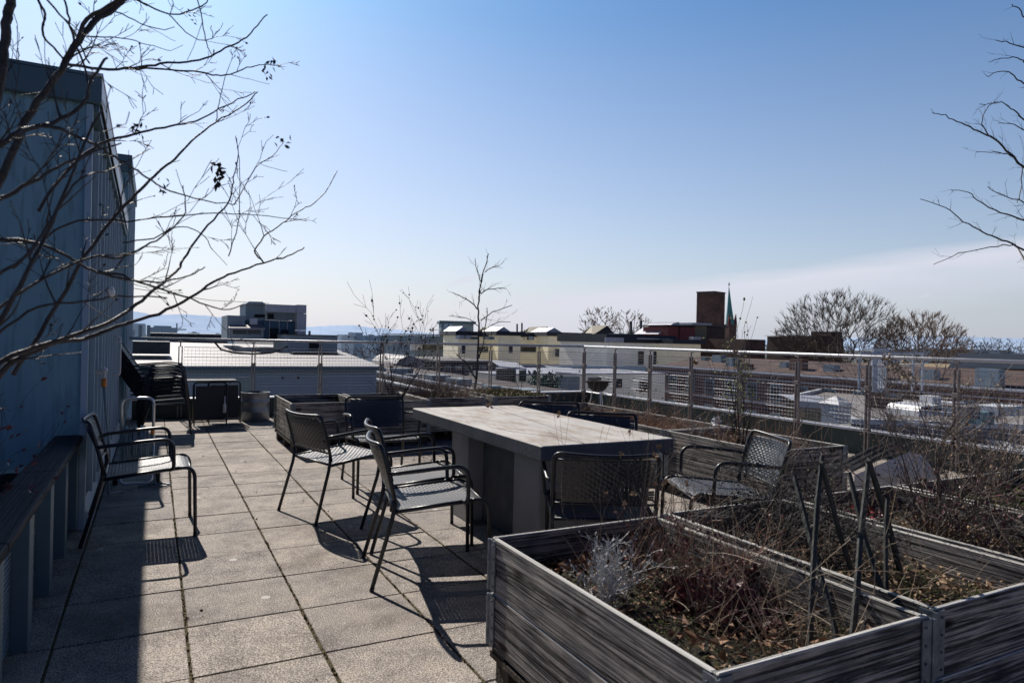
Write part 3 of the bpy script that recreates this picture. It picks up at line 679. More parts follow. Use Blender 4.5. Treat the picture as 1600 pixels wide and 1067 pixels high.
# ------------------------------------------------------------------ hose cart
hc = thing('hose_cart', 'tubular aluminium hose cart with coiled grey hose by the left wall', 'hose cart', (-.11, 6.65, 0))
b = MB(); b.tube(rounded([(-.235, 6.64, .32), (-.235, 6.60, .745), (.005, 6.60, .745), (.005, 6.64, .32)], .06), .012, 8); obj('handle', b, 'alu', hc, True)
b = MB(); b.tube(rounded([(-.235, 6.64, .34), (-.235, 6.55, .03), (.0, 6.55, .03), (.005, 6.64, .34)], .05), .012, 8); b.tube([(-.235, 6.64, .32), (.005, 6.64, .32)], .01, 6); obj('base_frame', b, 'alu', hc, True)
b = MB()
for k in range(11):
    x = -.205+k*.017; rr_ = .13+rnd.uniform(-.012, .014); sh = rnd.uniform(-.01, .01)
    b.tube([(x+sh*math.sin(a)+rnd.uniform(-.002, .002), 6.62+rr_*.8*math.cos(a), .36+rr_*math.sin(a)) for a in [2*math.pi*j/20 for j in range(20)]], .009, 6, closed=True)
obj('coiled_hose', b, 'hose', hc, True)
for s_, x in ((-1, -.225), (1, -.012)):
    b = MB(); b.tube([(x-.006, 6.62, .36), (x+.006, 6.62, .36)], .10, 20); obj('reel_flange', b, 'hose', hc)
for x in (-.275, .045):
    b = MB(); b.tube([(x-.018, 6.72, .10), (x+.018, 6.72, .10)], .10, 20); wh = obj('wheel', b, 'rubber', hc)
    b = MB(); b.tube([(x-.021, 6.72, .10), (x+.021, 6.72, .10)], .055, 16); obj('rim', b, 'alu', wh)
b = MB(); b.tube([(.0, 6.56, .50), (.0, 6.56, .44)], .014, 8); obj('hose_connector', b, 'orange', hc)
b = MB(); b.tube([(.0, 6.56, .44), (.004, 6.54, .2), (.03, 6.5, .012), (.1, 6.44, .012), (.14, 6.52, .012), (.06, 6.60, .012), (-.1, 6.5, .012)], .009, 6); obj('hose_tail', b, 'hose', hc, True)

# ------------------------------------------------------------------ left penthouse with standing seams
pb = thing('rooftop_building', 'blue-grey clad rooftop building with standing seams at the left', 'building', (-.6, 5.3, 0))
XW = -.415
b = MB(); b.box((-4.5, 5.30, 0), (XW, 10.35, 2.60)); b.prism([(-4.5, 5.30, 2.60), (-4.5, 10.35, 2.60), (-4.5, 10.35, 2.62), (-4.5, 5.30, 2.82)], (4.085, 0, 0)); obj('wall', b, 'clad', pb)
b = MB()   # fascia and verge of the sloping roof
b.bbox((-4.6, 5.24, 2.80), (XW+.075, 5.298, 2.97), .004); b.prism([(XW+.001, 5.30, 2.76), (XW+.001, 5.30, 2.95), (XW+.001, 10.34, 2.75), (XW+.001, 10.34, 2.56)], (.06, 0, 0)); obj('fascia', b, 'clad_dark', pb)
b = MB(); b.prism([(XW-.02, 5.22, 2.971), (XW+.085, 5.22, 2.971), (XW+.085, 5.22, 2.99), (XW-.02, 5.22, 2.99)], (0, 5.1, -.20)); b.prism([(XW+.0755, 5.24, 2.81), (XW+.080, 5.24, 2.81), (XW+.080, 5.24, 2.965), (XW+.0755, 5.24, 2.965)], (0, 5.08, -.20)); obj('verge_flashing', b, 'white_metal', pb)
b = MB(); b.prism([(-4.6, 5.24, 2.972), (XW-.021, 5.24, 2.972), (XW-.021, 10.34, 2.77), (-4.6, 10.34, 2.77)], (0, 0, .02)); obj('roof', b, 'clad_dark', pb)
y = 5.30; k = 0
b = MB(); b.bbox((XW-.01, 5.27, .0), (XW+.03, 5.299, 2.795), .003); obj('corner_trim', b, 'seam', pb)
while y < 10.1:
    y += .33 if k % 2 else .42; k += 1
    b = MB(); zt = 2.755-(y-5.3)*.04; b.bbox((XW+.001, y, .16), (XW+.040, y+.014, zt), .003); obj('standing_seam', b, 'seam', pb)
    b = MB(); b.box((XW+.0005, y-.09, .16), (XW+.004, y-.002, zt)); obj('painted_seam_shadow', b, 'clad_dark', pb)  # flat dark strip painted in for the shade beside the seam
b = MB(); b.prism([(XW+.001, 5.32, .02), (XW+.06, 5.32, .02), (XW+.012, 5.32, .16), (XW+.001, 5.32, .16)], (0, 4.9, 0)); obj('base_flashing', b, 'seam', pb)
X2 = -.345
b = MB(); b.box((-2.5, 10.36, 0), (X2, 13.2, 3.48)); obj('wall', b, 'clad', pb)
y = 10.5
while y < 13.1:
    b = MB(); b.bbox((X2+.001, y, .16), (X2+.020, y+.022, 3.42), .003); obj('standing_seam', b, 'seam', pb); y += .26
b = MB(); b.bbox((-2.6, 10.30, 3.40), (X2+.04, 10.357, 3.62), .004); b.bbox((X2+.002, 10.36, 3.40), (X2+.04, 13.2, 3.61), .004); obj('fascia', b, 'clad_dark', pb)
# tap, lamp, downpipe on that wall
t = thing('garden_tap', 'pale wall tap with orange hose connector on the cladding', 'tap', (XW+.05, 5.95, 1.0))
b = MB(); b.tube([(XW+.001, 5.95, 1.0), (XW+.10, 5.95, 1.0)], .016, 8); b.tube([(XW+.085, 5.90, 1.012), (XW+.085, 6.0, 1.012)], .022, 8); b.tube([(XW+.085, 5.95, 1.0), (XW+.085, 5.95, .95)], .013, 8); obj('tap_body', b, 'duct', t, True)
b = MB(); b.tube([(XW+.085, 5.95, .95), (XW+.085, 5.95, .89)], .018, 8); obj('hose_connector', b, 'orange', t, True)
b = MB(); b.tube([(XW+.085, 5.95, .89), (XW+.10, 5.96, .7), (XW+.13, 6.0, .4), (XW+.12, 6.1, .05), (XW+.2, 6.35, .012)], .009, 6); obj('hose', b, 'hose', t, True)
t = thing('wall_lamp', 'small white wall lamp high on the cladding seams', 'lamp', (XW+.03, 6.87, 1.65))
b = MB(); b.tube([(XW+.001, 6.87, 1.64), (XW+.05, 6.87, 1.64)], .02, 8); obj('bracket', b, 'duct', t)
b = MB(); b.tube([(XW+.06, 6.87, 1.60), (XW+.06, 6.87, 1.66), (XW+.06, 6.87, 1.69), (XW+.06, 6.87, 1.70)], [.042, .042, .03, .008], 12); obj('shade', b, 'white_metal', t, True)
t = thing('grab_bar', 'pale vertical grab bar on the wall above the stacked chairs', 'bar', (XW+.06, 8.2, .8))
b = MB(); b.tube(rounded([(XW+.001, 8.2, .85), (XW+.10, 8.2, .85), (XW+.10, 8.2, 1.25), (XW+.001, 8.2, 1.25)], .03), .011, 8); b.tube([(XW+.1, 8.2, 1.2), (XW+.1, 8.0, 1.2), (XW+.001, 8.0, 1.2)], .006, 6); obj('bar', b, 'duct', t, True)

# ------------------------------------------------------------------ left raised bed with aluminium studs and wooden cap
t = thing('raised_bed', 'long raised bed with dark wooden cap and metal studs along the left edge', 'planter', (-.6, 2.5, 0))
b = MB()
for k in range(5):
    y0 = -1.2+k*1.3
    b.bbox((-.565, y0, .585), (-.405, y0+1.296, .622), .006)
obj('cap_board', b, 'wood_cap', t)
y = -1.13
while y < 5.25:
    b = MB(); b.bbox((-.485, y, .03), (-.425, y+.016, .584), .002); b.bbox((-.437, y+.017, .03), (-.425, y+.11, .584), .002); obj('stud', b, 'clad_dark', t); y += .63
b = MB(); b.bbox((-.52, -1.2, .02), (-.495, 5.28, .583), .002); obj('back_panel', b, 'clad_dark', t)
b = MB()
for k in range(26):
    z = .05+k*.0205; b.box((-.4945, -1.2, z), (-.490, 5.28, z+.009))
obj('louvre', b, 'seam', t)
b = MB(); rr = random.Random(5)
b.v = [Vector((-2.6+2.07*i/8, -1.2+6.45*j/30, .40+rr.uniform(-.03, .03))) for i in range(9) for j in range(31)]
for i in range(8):
    for j in range(30): a = i*31+j; b.f.append((a, a+31, a+32, a+1))
obj('soil', b, 'soil', t, True)

# ------------------------------------------------------------------ kettle grill
gx, gy = 6.45, 9.25
t = thing('kettle_grill', 'black kettle grill without its lid on pale legs by the right-hand railing', 'grill', (gx, gy, 0))
b = MB(); n = 28; prof = [(.02, .46), (.10, .475), (.17, .52), (.215, .59), (.225, .645), (.232, .65), (.222, .655), (.205, .60), (.0, .60)]
for r_, z in prof:
    r_ *= .80
    for j in range(n): a = 2*math.pi*j/n; b.v.append(Vector((gx+r_*math.cos(a), gy+r_*math.sin(a), z+.02)))
for k in range(len(prof)-1):
    for j in range(n): b.f.append((k*n+j, k*n+(j+1) % n, (k+1)*n+(j+1) % n, (k+1)*n+j))
obj('bowl', b, 'rubber', t, True)
for a in (.3, 2.4, 4.5):
    b = MB(); b.tube([(gx+.09*math.cos(a), gy+.09*math.sin(a), .51), (gx+.18*math.cos(a), gy+.18*math.sin(a), .005)], .008, 6); obj('leg', b, 'alu', t)
for s_ in (-1, 1):
    b = MB(); b.tube(rounded([(gx+.175*s_*rt.x-.05*rt.y, gy+.175*s_*rt.y+.05*rt.x, .65), (gx+.225*s_*rt.x-.05*rt.y, gy+.225*s_*rt.y+.05*rt.x, .65), (gx+.225*s_*rt.x+.05*rt.y, gy+.225*s_*rt.y-.05*rt.x, .65), (gx+.175*s_*rt.x+.05*rt.y, gy+.175*s_*rt.y-.05*rt.x, .65)], .02), .008, 6); obj('handle', b, 'rubber', t)

# ------------------------------------------------------------------ cold frame lid lying at right
t = thing('cold_frame', 'grey wedge-shaped cold frame with dark ribbed lid lying behind the near planters', 'cold frame', (5.0, 3.2, 0))
Ya = 3.35
A_ = atz(1335, 742, .42); B_ = atz(1420, 706, .58); C_ = atz(1468, 748, .40); D_ = atz(1388, 758, .34)
b = MB(); b.poly([D_, C_, B_+Vector((.10, -.05, -.02)), B_, A_+(B_-A_)*.35+Vector((0, 0, -.02))])
base = [Vector((p.x, p.y, .002)) for p in (A_, D_, C_, B_)]
b.quad(A_, D_, base[1], base[0]); b.quad(D_, C_, base[2], base[1]); b.quad(C_, B_, base[3], base[2]); b.quad(B_, A_, base[0], base[3]); b.quad(A_, D_, C_, B_)
obj('side_panel', b, 'duct', t)
b = MB(); dA = (B_-A_)
for k in range(3): b.prism([A_+Vector((0, .02+k*.06, .015)), B_+Vector((0, .02+k*.06, .02)), B_+Vector((.01, .05+k*.06, .05)), A_+Vector((.01, .05+k*.06, .03))], (.01, .01, .01))
obj('lid', b, 'sling', t)

# ------------------------------------------------------------------ vegetation generators
def twig(mb, p, d, L_, r, lev, rng, tips=None, bend=.25, upb=.05, seg=5, split=3, ang=.7, minr=.0006, sub=.6, nodes=None):
    p = Vector(p); d = Vector(d).normalized(); path = [p.copy()]; rad = [r]; dirs = [d.copy()]
    for i in range(seg):
        d = (d+Vector((rng.gauss(0, bend), rng.gauss(0, bend), rng.gauss(0, bend)+upb))*.5).normalized()
        p = p+d*(L_/seg); path.append(p.copy()); rad.append(max(minr, r*(1-.75*(i+1)/seg))); dirs.append(d.copy())
    mb.tube(path, rad, 7 if r > .012 else 5 if r > .004 else 3, False)
    if tips is not None and lev == 0: tips.append((path[-1], dirs[-1]))
    if nodes is not None: nodes += list(zip(path[1:], dirs[1:]))
    if lev > 0:
        for k in range(split):
            i = rng.randint(1, seg) if k else seg; q = path[i]; dd = dirs[i]
            ax = dd.orthogonal().normalized(); ax.rotate(Matrix.Rotation(rng.uniform(0, 6.28), 3, dd))
            nd = (dd+ax*math.tan(ang*rng.uniform(.5, 1.2))).normalized()
            twig(mb, q, nd, L_*sub*rng.uniform(.6, 1.2), max(minr, rad[i]*.7), lev-1, rng, tips, bend, upb, max(3, seg-1), split, ang, minr, sub, nodes)
def shrub(name, label, cat, base, seed, stems, h, spread, lev=2, r=.004, m='twig', group=None, split=3, ang=.6, bend=.25, leafm=None, leafn=0, leafs=.02, minr=.0008, lean=(0, 0), upb=.08, sub=.6, blob=False, partname='twigs', area=(.0, .0)):
    rng = random.Random(seed); base = Vector(base)
    t = thing(name, label, cat, base, 0, group)
    b = MB(); tips = []; nodes = []
    for k in range(stems):
        a = rng.uniform(0, 6.28); s_ = spread*rng.uniform(.2, 1)
        q = base+Vector((rng.uniform(-1, 1)*area[0]+.03*math.cos(a)*spread, rng.uniform(-1, 1)*area[1]+.03*math.sin(a)*spread, 0))
        twig(b, q, (math.cos(a)*s_+lean[0], math.sin(a)*s_+lean[1], 1), h*rng.uniform(.55, 1), r*rng.uniform(.6, 1.1), lev, rng, tips, bend, upb, 6, split, ang, minr, sub, nodes)
    obj(partname, b, m, t, False)
    if leafm:
        b = MB(); pool = nodes if not blob else tips+nodes
        for k in range(leafn):
            p, d = rng.choice(pool)
            if blob: b.blob(p+Vector((rng.gauss(0, .003), rng.gauss(0, .003), rng.gauss(0, .003))), leafs*rng.uniform(.6, 1.2), rng)
            else: b.leaf(p, d+Vector((rng.gauss(0, .6), rng.gauss(0, .6), rng.gauss(0, .6))), leafs*rng.uniform(.5, 1.3), rng, .6)
        tag(obj('buds' if blob else 'leaves', b, leafm, t), kind='stuff')
    return t
def clump(name, label, cat, cx, cy, z, rx, ry, n, size, m, seed, hgt=.04, width=.7, group=None, stems=0, sm='twig'):
    rng = random.Random(seed); t = thing(name, label, cat, (cx, cy, z), 0, group); b = MB()
    for k in range(n):
        a = rng.uniform(0, 6.28); q = math.sqrt(rng.random()); dome = hgt*(1-q*q)
        p = Vector((cx+rx*q*math.cos(a), cy+ry*q*math.sin(a), z+dome*rng.uniform(.3, 1)))
        b.leaf(p, Vector((math.cos(a)*q+rng.gauss(0, .5), math.sin(a)*q+rng.gauss(0, .5), rng.uniform(-.2, .9))), size*rng.uniform(.5, 1.3), rng, width, .5)
    obj('leaves', b, m, t)
    if stems:
        b = MB()
        for k in range(stems):
            a = rng.uniform(0, 6.28); q = math.sqrt(rng.random()); twig(b, (cx+rx*q*math.cos(a), cy+ry*q*math.sin(a), z-.02), (rng.gauss(0, .6), rng.gauss(0, .6), 1), hgt*rng.uniform(.8, 2), .0015, 1, rng, split=2)
        obj('stems', b, sm, t)
    return t
def stalks(name, label, cat, x0, y0, x1, y1, z, n, h, seed, m='straw', tilt=.35, r=.0016, group=None, heads=0, headm='leafdry', kind=None):
    rng = random.Random(seed); b = MB(); hb = MB()
    for k in range(n):
        p = Vector((rng.uniform(x0, x1), rng.uniform(y0, y1), z-.01)); tips = []
        twig(b, p, (rng.gauss(0, tilt), rng.gauss(0, tilt), 1), h*rng.uniform(.35, 1.1), r*rng.uniform(.6, 1.3), 1 if rng.random() < .3 else 0, rng, tips, bend=.16, upb=-.02, seg=6, split=2, minr=.0006)
        if heads and rng.random() < heads:
            for q, d in tips[:1]:
                for w_ in range(7): hb.leaf(q, d+Vector((rng.gauss(0, .8), rng.gauss(0, .8), rng.gauss(0, .8))), .02, rng, .6)
    t = thing(name, label, cat, ((x0+x1)/2, (y0+y1)/2, z), 0, group)
    obj('stems', b, m, t)
    if hb.v: tag(obj('seed_heads', hb, headm, t), kind='stuff')
    return t
def litter(name, label, x0, y0, x1, y1, z, n, m, seed, size=.02):
    rng = random.Random(seed); b = MB()
    for k in range(n):
        p = Vector((rng.uniform(x0, x1), rng.uniform(y0, y1), z+rng.uniform(-.005, .02)))
        b.leaf(p, Vector((rng.gauss(0, 1), rng.gauss(0, 1), rng.uniform(-.1, .5))), size*rng.uniform(.5, 1.4), rng, .6, .6)
    tag(obj(name, b, m), label, 'ground cover', kind='stuff')

# ---- near planter 1
sv = atz(945, 930, .46)
shrub('silver_bush', 'small silvery grey bush in the left half of the nearest planter', 'shrub', (sv.x, sv.y, .41), 3, 26, .17, .75, 2, .0022, 'leafsilver', split=4, ang=.7, leafm='leafsilver', leafn=1100, leafs=.011, minr=.0008)
clump('coral_bells', 'wine-red leafy clump in the middle of the nearest planter', 'plant', 1.70, 1.70, .42, .15, .22, 520, .034, 'leafred', 11, .11, .95, stems=90)
clump('coral_bells', 'small wine-red leaf clump beside the planter divider, right of the larger one', 'plant', 1.88, 1.80, .43, .07, .15, 200, .032, 'leafred', 12, .13, .95, stems=30)
litter('ground_moss', 'yellow green moss patch on the soil of the nearest planter', 1.25, 1.55, 1.6, 2.1, .43, 700, 'grass', 13, .012)
litter('leaf_litter', 'brown leaf litter over the soil of the nearest planter', 1.2, 1.2, 1.95, 2.33, .43, 900, 'leafdry', 14, .017)
stalks('dry_stalks', 'tangle of long dry pale stalks leaning across the nearest planter', 'dry plant', 1.45, 1.25, 1.95, 2.25, .42, 120, .36, 15, 'straw', .75, .0017)
stalks('dead_weeds', 'low tangle of dark dead stems covering the soil of the nearest planter', 'dry plant', 1.45, 1.25, 1.95, 2.3, .42, 420, .16, 16, 'twig', 1.1, .0016)
stalks('dry_stalks', 'tall thin dark stalks with brown seed heads at the back of the nearest planter', 'dry plant', 1.5, 2.0, 1.96, 2.33, .42, 34, .62, 16, 'twig', .16, .0016, heads=.5)
shrub('bare_shrub', 'thin dark bare shrub at the back right corner of the nearest planter', 'shrub', (1.80, 2.15, .42), 17, 14, .38, .55, 2, .0024, 'twigdark', split=3)
stalks('bent_stalks', 'long pale bent stalks arching over the wine-red clump of the nearest planter', 'dry plant', 1.5, 1.3, 1.95, 1.9, .44, 18, .4, 19, 'straw', .9, .0024)
litter('curled_leaves', 'curled rust-brown leaves lying among the stems of the nearest planter', 1.22, 1.22, 1.94, 2.3, .45, 420, noisy('rust_leaf', (.14, .07, .04), (.34, .20, .12), 14, .75, bump=0), 18, .034)
shrub('dead_shrub', 'dense dark red-brown dead stems beside the divider of the nearest planter', 'shrub', (1.78, 1.95, .42), 28, 24, .20, .9, 2, .0022, 'strawred', split=3, leafm='leafred', leafn=420, leafs=.018, area=(.12, .2))
# ---- planter 2: dark mound
shrub('twiggy_mound', 'dense dark tangled mound of twigs in the second near planter', 'shrub', (2.42, 1.98, .41), 21, 100, .27, 1.3, 3, .0026, 'twigdark', split=3, ang=.8, bend=.5, minr=.0009, leafm='leafdark', leafn=1500, leafs=.016, area=(.24, .26))
shrub('budding_shrub', 'loose shrub with tiny green buds rising behind the dark mound', 'shrub', (2.62, 2.15, .41), 22, 26, .42, .8, 2, .0020, 'twig', split=3, leafm='bud', leafn=260, leafs=.009, area=(.14, .1))
litter('leaf_litter', 'brown leaf litter under the dark mound of the second planter', 2.08, 1.22, 2.77, 2.37, .43, 1000, 'leafdry', 23, .02)
litter('ground_moss', 'yellow green moss on the soil of the second near planter', 2.15, 1.25, 2.7, 1.75, .432, 700, 'grass', 24, .014)
litter('curled_leaves', 'curled tan leaves lying in the front of the second near planter', 2.08, 1.22, 2.76, 2.1, .45, 380, 'leafdry', 27, .032)
stalks('dry_stalks', 'short pale stems lying in the front of the second near planter', 'dry plant', 2.1, 1.25, 2.7, 1.95, .42, 130, .22, 25, 'straw', 1.0, .0014)
# ---- planter 3
clump('coral_bells', 'bright red leafy clump at the far end of the third near planter', 'plant', 3.08, 2.16, .43, .14, .13, 330, .030, noisy('bright_red_leaf', (.14, .014, .014), (.42, .05, .045), 18, .4, bump=0), 31, .11, .95, stems=18)
clump('coral_bells', 'dull brown-red leaf clump under the spreading bare shrub', 'plant', 3.30, 1.85, .42, .2, .22, 380, .030, 'leafdry', 32, .08, .9, stems=90)
litter('leaf_litter', 'brown and pale leaf litter in the third near planter', 2.87, 1.22, 3.63, 2.37, .43, 1300, 'leafdry', 33, .02)
shrub('spreading_shrub', 'large bare shrub with many spreading grey-brown branches at the right', 'shrub', (3.22, 1.90, .42), 34, 18, .60, .95, 3, .0065, 'twig', split=4, ang=.75, bend=.2, minr=.0009, upb=.04, leafm='leafdry', leafn=200, leafs=.011)
shrub('spreading_shrub', 'bare shrub with clustered pale dry flower heads beside the right-hand edge', 'shrub', (3.50, 1.75, .42), 35, 12, .46, .9, 3, .0042, 'twig', split=3, ang=.7, bend=.2, minr=.0009, leafm='leafdry', leafn=420, leafs=.013)
stalks('dry_stalks', 'thin brown stalks standing in the third near planter', 'dry plant', 2.9, 1.3, 3.6, 2.3, .42, 36, .42, 36, 'straw', .35, .0014, heads=.2)
shrub('dead_shrub', 'clump of dark dead stems with red-brown leaves in front of the spreading shrub', 'shrub', (3.15, 1.75, .42), 38, 50, .28, 1.0, 2, .0024, 'twigdark', split=3, leafm='leafred', leafn=600, leafs=.02, area=(.2, .25))
stalks('dead_weeds', 'tangle of fine dead stems under the spreading bare shrub', 'dry plant', 2.95, 1.3, 3.62, 2.3, .42, 160, .16, 37, 'twig', 1.0, .0016)
# ---- planter 4
litter('ground_cover', 'green grassy ground cover in the wide right-hand planter', 3.95, 1.6, 5.25, 2.36, .45, 5200, 'grass', 41, .038)
litter('leaf_litter', 'reddish brown leaf litter at the edge of the wide right-hand planter', 3.73, 1.2, 4.3, 2.36, .44, 1500, 'leafdry', 42, .022)
shrub('bare_shrub', 'bare twiggy shrub with faded flower heads in the wide right-hand planter', 'shrub', (4.25, 2.15, .42), 43, 16, .46, .7, 3, .0045, 'twig', split=3, leafm='leafdry', leafn=520, leafs=.016, minr=.001)
shrub('bare_shrub', 'fine leafless shrub at the far right edge of the picture', 'shrub', (4.75, 1.75, .42), 44, 10, .5, .75, 3, .004, 'twigdark', split=3, minr=.001)
sh = atz(1520, 740, .45)
# stem with faded flower cluster
t = thing('faded_flower', 'single dark stem carrying a drooping cluster of beige dead florets', 'dry plant', (3.9, 2.1, .42))
P_ = [Vector((4.0, 2.2, .42)), at(1440, 650, 2.22), at(1425, 600, 2.25), at(1408, 575, 2.25), at(1388, 562, 2.25)]
b = MB(); b.tube(P_, [.004, .003, .0025, .002, .0015], 5); obj('stem', b, 'twig', t, True)
b = MB(); rr = random.Random(9)
for k in range(170):
    q = P_[2].lerp(P_[4], rr.uniform(.1, 1.1))+Vector((rr.gauss(0, .018), rr.gauss(0, .018), rr.gauss(0, .014)))
    b.leaf(q, Vector((rr.gauss(0, 1), rr.gauss(0, 1), rr.gauss(0, 1))), .02, rr, .8, .5)
obj('florets', b, noisy('beige_floret', (.30, .24, .18), (.5, .43, .35), 20, .8, bump=0), t)

# ---- middle row
shrub('budding_sapling', 'tall slim sapling with pale green buds behind the right-hand chair', 'sapling', (4.30, 4.10, .43), 51, 9, .62, .38, 2, .008, 'twigdark', split=3, ang=.35, bend=.12, upb=.18, leafm='bud', leafn=150, leafs=.009, blob=True, minr=.0014, sub=.7)
stalks('dry_grass', 'beige upright dry grass around the foot of the budding sapling', 'grass', 4.1, 3.6, 4.7, 4.6, .42, 200, .30, 52, 'strawred', .12, .0022)
stalks('dry_grass', 'rusty brown dry grass clump in the planter beyond the table', 'grass', 4.06, 4.9, 4.74, 5.85, .42, 700, .24, 53, 'strawred', .45, .0020)
stalks('dry_stalks', 'tall dry stalks with dead flower heads before the kettle grill', 'dry plant', 4.1, 5.0, 4.7, 7.0, .42, 46, .52, 54, 'straw', .15, .0022, heads=.6)
stalks('dry_grass', 'low rusty stems in the planter before the grill', 'grass', 4.06, 6.0, 4.74, 7.05, .42, 260, .18, 55, 'strawred', .5, .002)
stalks('lavender', 'grey dead lavender stems beside the sapling', 'dry plant', 4.1, 4.2, 4.45, 4.65, .42, 120, .22, 56, 'straw', .25, .0014, heads=.3, headm='leafsilver')
t = thing('paper_scrap', 'crumpled white scrap caught on the planter rim behind the chair', 'litter', (4.62, 4.72, .56))
b = MB(); rr = random.Random(3); c0 = Vector((4.60, 4.70, .60))
for k in range(16): b.leaf(c0+Vector((rr.gauss(0, .012), rr.gauss(0, .012), rr.gauss(0, .015))), Vector((rr.gauss(0, 1), rr.gauss(0, 1), rr.gauss(0, 1))), .055, rr, .8, .7)
obj('paper', b, 'white_metal', t)
# ---- far row
shrub('budding_shrub', 'bare multi-stemmed shrub with dark buds in the second far planter', 'shrub', (2.80, 8.55, .42), 61, 10, .85, .75, 3, .0085, 'twigdark', split=3, ang=.5, bend=.13, upb=.08, leafm='leafdark', leafn=130, leafs=.013, blob=True, minr=.002)
shrub('heather', 'brown-green bushy heather filling the third far planter', 'shrub', (3.36, 8.55, .42), 62, 90, .26, .9, 2, .003, 'twig', split=4, ang=.6, area=(.28, .35), leafm='leafdry', leafn=1200, leafs=.016, minr=.0014)
shrub('heather', 'greyish faded heather at the right end of the third far planter', 'shrub', (3.72, 8.4, .42), 63, 50, .22, .8, 2, .003, 'straw', split=3, ang=.6, area=(.1, .3), minr=.0014)
litter('ground_moss', 'mossy brown-green mound on the rightmost far planter', 4.06, 8.2, 4.87, 9.3, .54, 2600, 'grass', 64, .03)
litter('leaf_litter', 'dry leaves on the rightmost far planter', 4.06, 8.2, 4.87, 9.3, .545, 900, 'leafdry', 65, .03)
stalks('dry_stalks', 'few thin stems in the leftmost far planter', 'dry plant', 1.5, 8.0, 2.1, 8.9, .42, 14, .38, 66, 'twig', .25, .002)
t = thing('yellow_flower', 'single yellow flower in the leftmost far planter', 'flower', (2.03, 7.95, .42))
b = MB(); b.tube([(2.03, 7.95, .42), (2.03, 7.95, .53)], .002, 5); obj('stem', b, 'grass', t)
b = MB(); rr = random.Random(2)
for k in range(10): b.leaf(Vector((2.03, 7.95, .53)), Vector((math.cos(k), math.sin(k), .4)), .028, rr, .7)
obj('petals', b, mat('yellow_petal', (.75, .45, .04), .6), t)
t = thing('leafy_climber', 'young climbing stem with yellow-green leaves on a far railing post', 'plant', (2.43, 11.35, .0))
b = MB(); rr = random.Random(4); pth = [Vector((2.43+rr.uniform(-.02, .02), 11.36, .05+k*.09)) for k in range(10)]; b.tube(pth, .004, 5); obj('stem', b, 'twig', t)
b = MB()
for k in range(60): b.leaf(rr.choice(pth)+Vector((rr.gauss(0, .03), rr.gauss(0, .02), rr.uniform(-.03, .05))), Vector((rr.gauss(0, 1), rr.gauss(0, 1), .3)), .03, rr, .7)
obj('leaves', b, 'bud', t)

# slender young tree in the far planter, limbs measured on the photo
def branches(t, partname, specs, m, seed, side=0, slen=.2, lev=1, sr=.0014, spread=.9, leaf=None, depth_jit=.0, upb=.02, minr=.0007, sub=.6, ang=.6):
    """specs: list of ([(x, y, Y)...], width_px_start, width_px_end)"""
    rng = random.Random(seed); b = MB()
    for pts, w0, w1 in specs:
        P = [at(*p) for p in pts]
        # smooth (Catmull-Rom)
        Q = []
        for i in range(len(P)-1):
            a = P[max(i-1, 0)]; p1 = P[i]; p2 = P[i+1]; d = P[min(i+2, len(P)-1)]
            for s_ in range(4):
                u = s_/4; Q.append(.5*((2*p1)+(p2-a)*u+(2*a-5*p1+4*p2-d)*u*u+(3*p1-a-3*p2+d)*u**3))
        Q.append(P[-1]); n = len(Q)
        Q = [q+Vector((rng.gauss(0, 1), rng.gauss(0, 1), rng.gauss(0, 1)))*(q-cam.location).length*.0006 for q in Q]
        rad = [max(minr, (w0+(w1-w0)*(i/(n-1))**.8)*.5*(q-cam.location).length/F) for i, q in enumerate(Q)]
        b.tube(Q, rad, 8 if w0 > 5 else 5, True)
        tot = sum((Q[i+1]-Q[i]).length for i in range(n-1))
        for i in range(1, n):
            seg = (Q[i]-Q[i-1]); k = side*seg.length*(1.25-.9*i/n); cnt = int(k)+(1 if rng.random() < k-int(k) else 0)
            for _ in range(cnt):
                d = seg.normalized(); ax = d.orthogonal().normalized(); ax.rotate(Matrix.Rotation(rng.uniform(0, 6.28), 3, d))
                twig(b, Q[i], d+ax*rng.uniform(.5, 1.4)*spread, slen*rng.uniform(.3, 1.2)*(1.15-.6*i/n), min(rad[i]*.7, sr*rng.uniform(.8, 1.6)), lev if rng.random() < .7 else 0, rng, leaf, bend=.13, upb=upb, seg=6, split=3, minr=minr, sub=sub, ang=ang)
    return obj(partname, b, m, t, False)
t = thing('young_tree', 'slender bare young tree rising from the rightmost far planter', 'tree', (4.2, 8.8, .45))
Yt = 8.8
branches(t, 'trunk', [([(742, 608, Yt), (745, 585, Yt), (747, 545, Yt), (748, 505, Yt), (748, 470, Yt), (752, 440, Yt), (760, 410, Yt), (764, 396, Yt)], 4.6, 1.2)], 'twigdark', 1, minr=.002)
branches(t, 'crown', [([(747, 560, Yt), (757, 530, Yt), (762, 480, Yt+.2)], 3, 1.2), ([(744, 592, Yt), (730, 570, Yt-.1), (713, 553, Yt-.2)], 3, 1.5),
    ([(748, 484, Yt), (730, 468, Yt), (707, 457, Yt-.2)], 2.4, 1), ([(750, 458, Yt), (765, 452, Yt+.2), (790, 451, Yt+.3)], 2, 1), ([(752, 500, Yt), (770, 488, Yt), (800, 477, Yt)], 2, 1),
    ([(757, 425, Yt), (768, 418, Yt), (780, 416, Yt)], 1.6, .8), ([(750, 512, Yt), (735, 500, Yt), (702, 493, Yt)], 1.6, .8), ([(749, 520, Yt), (775, 505, Yt), (798, 503, Yt)], 1.8, .8), ([(748, 470, Yt), (752, 440, Yt), (760, 410, Yt), (764, 396, Yt)], 1.5, .8), ([(752, 440, Yt), (745, 420, Yt), (742, 404, Yt)], 1.4, .8)], 'twigdark', 2, side=13, slen=.22, lev=1, sr=.0026, minr=.0015, upb=.05)
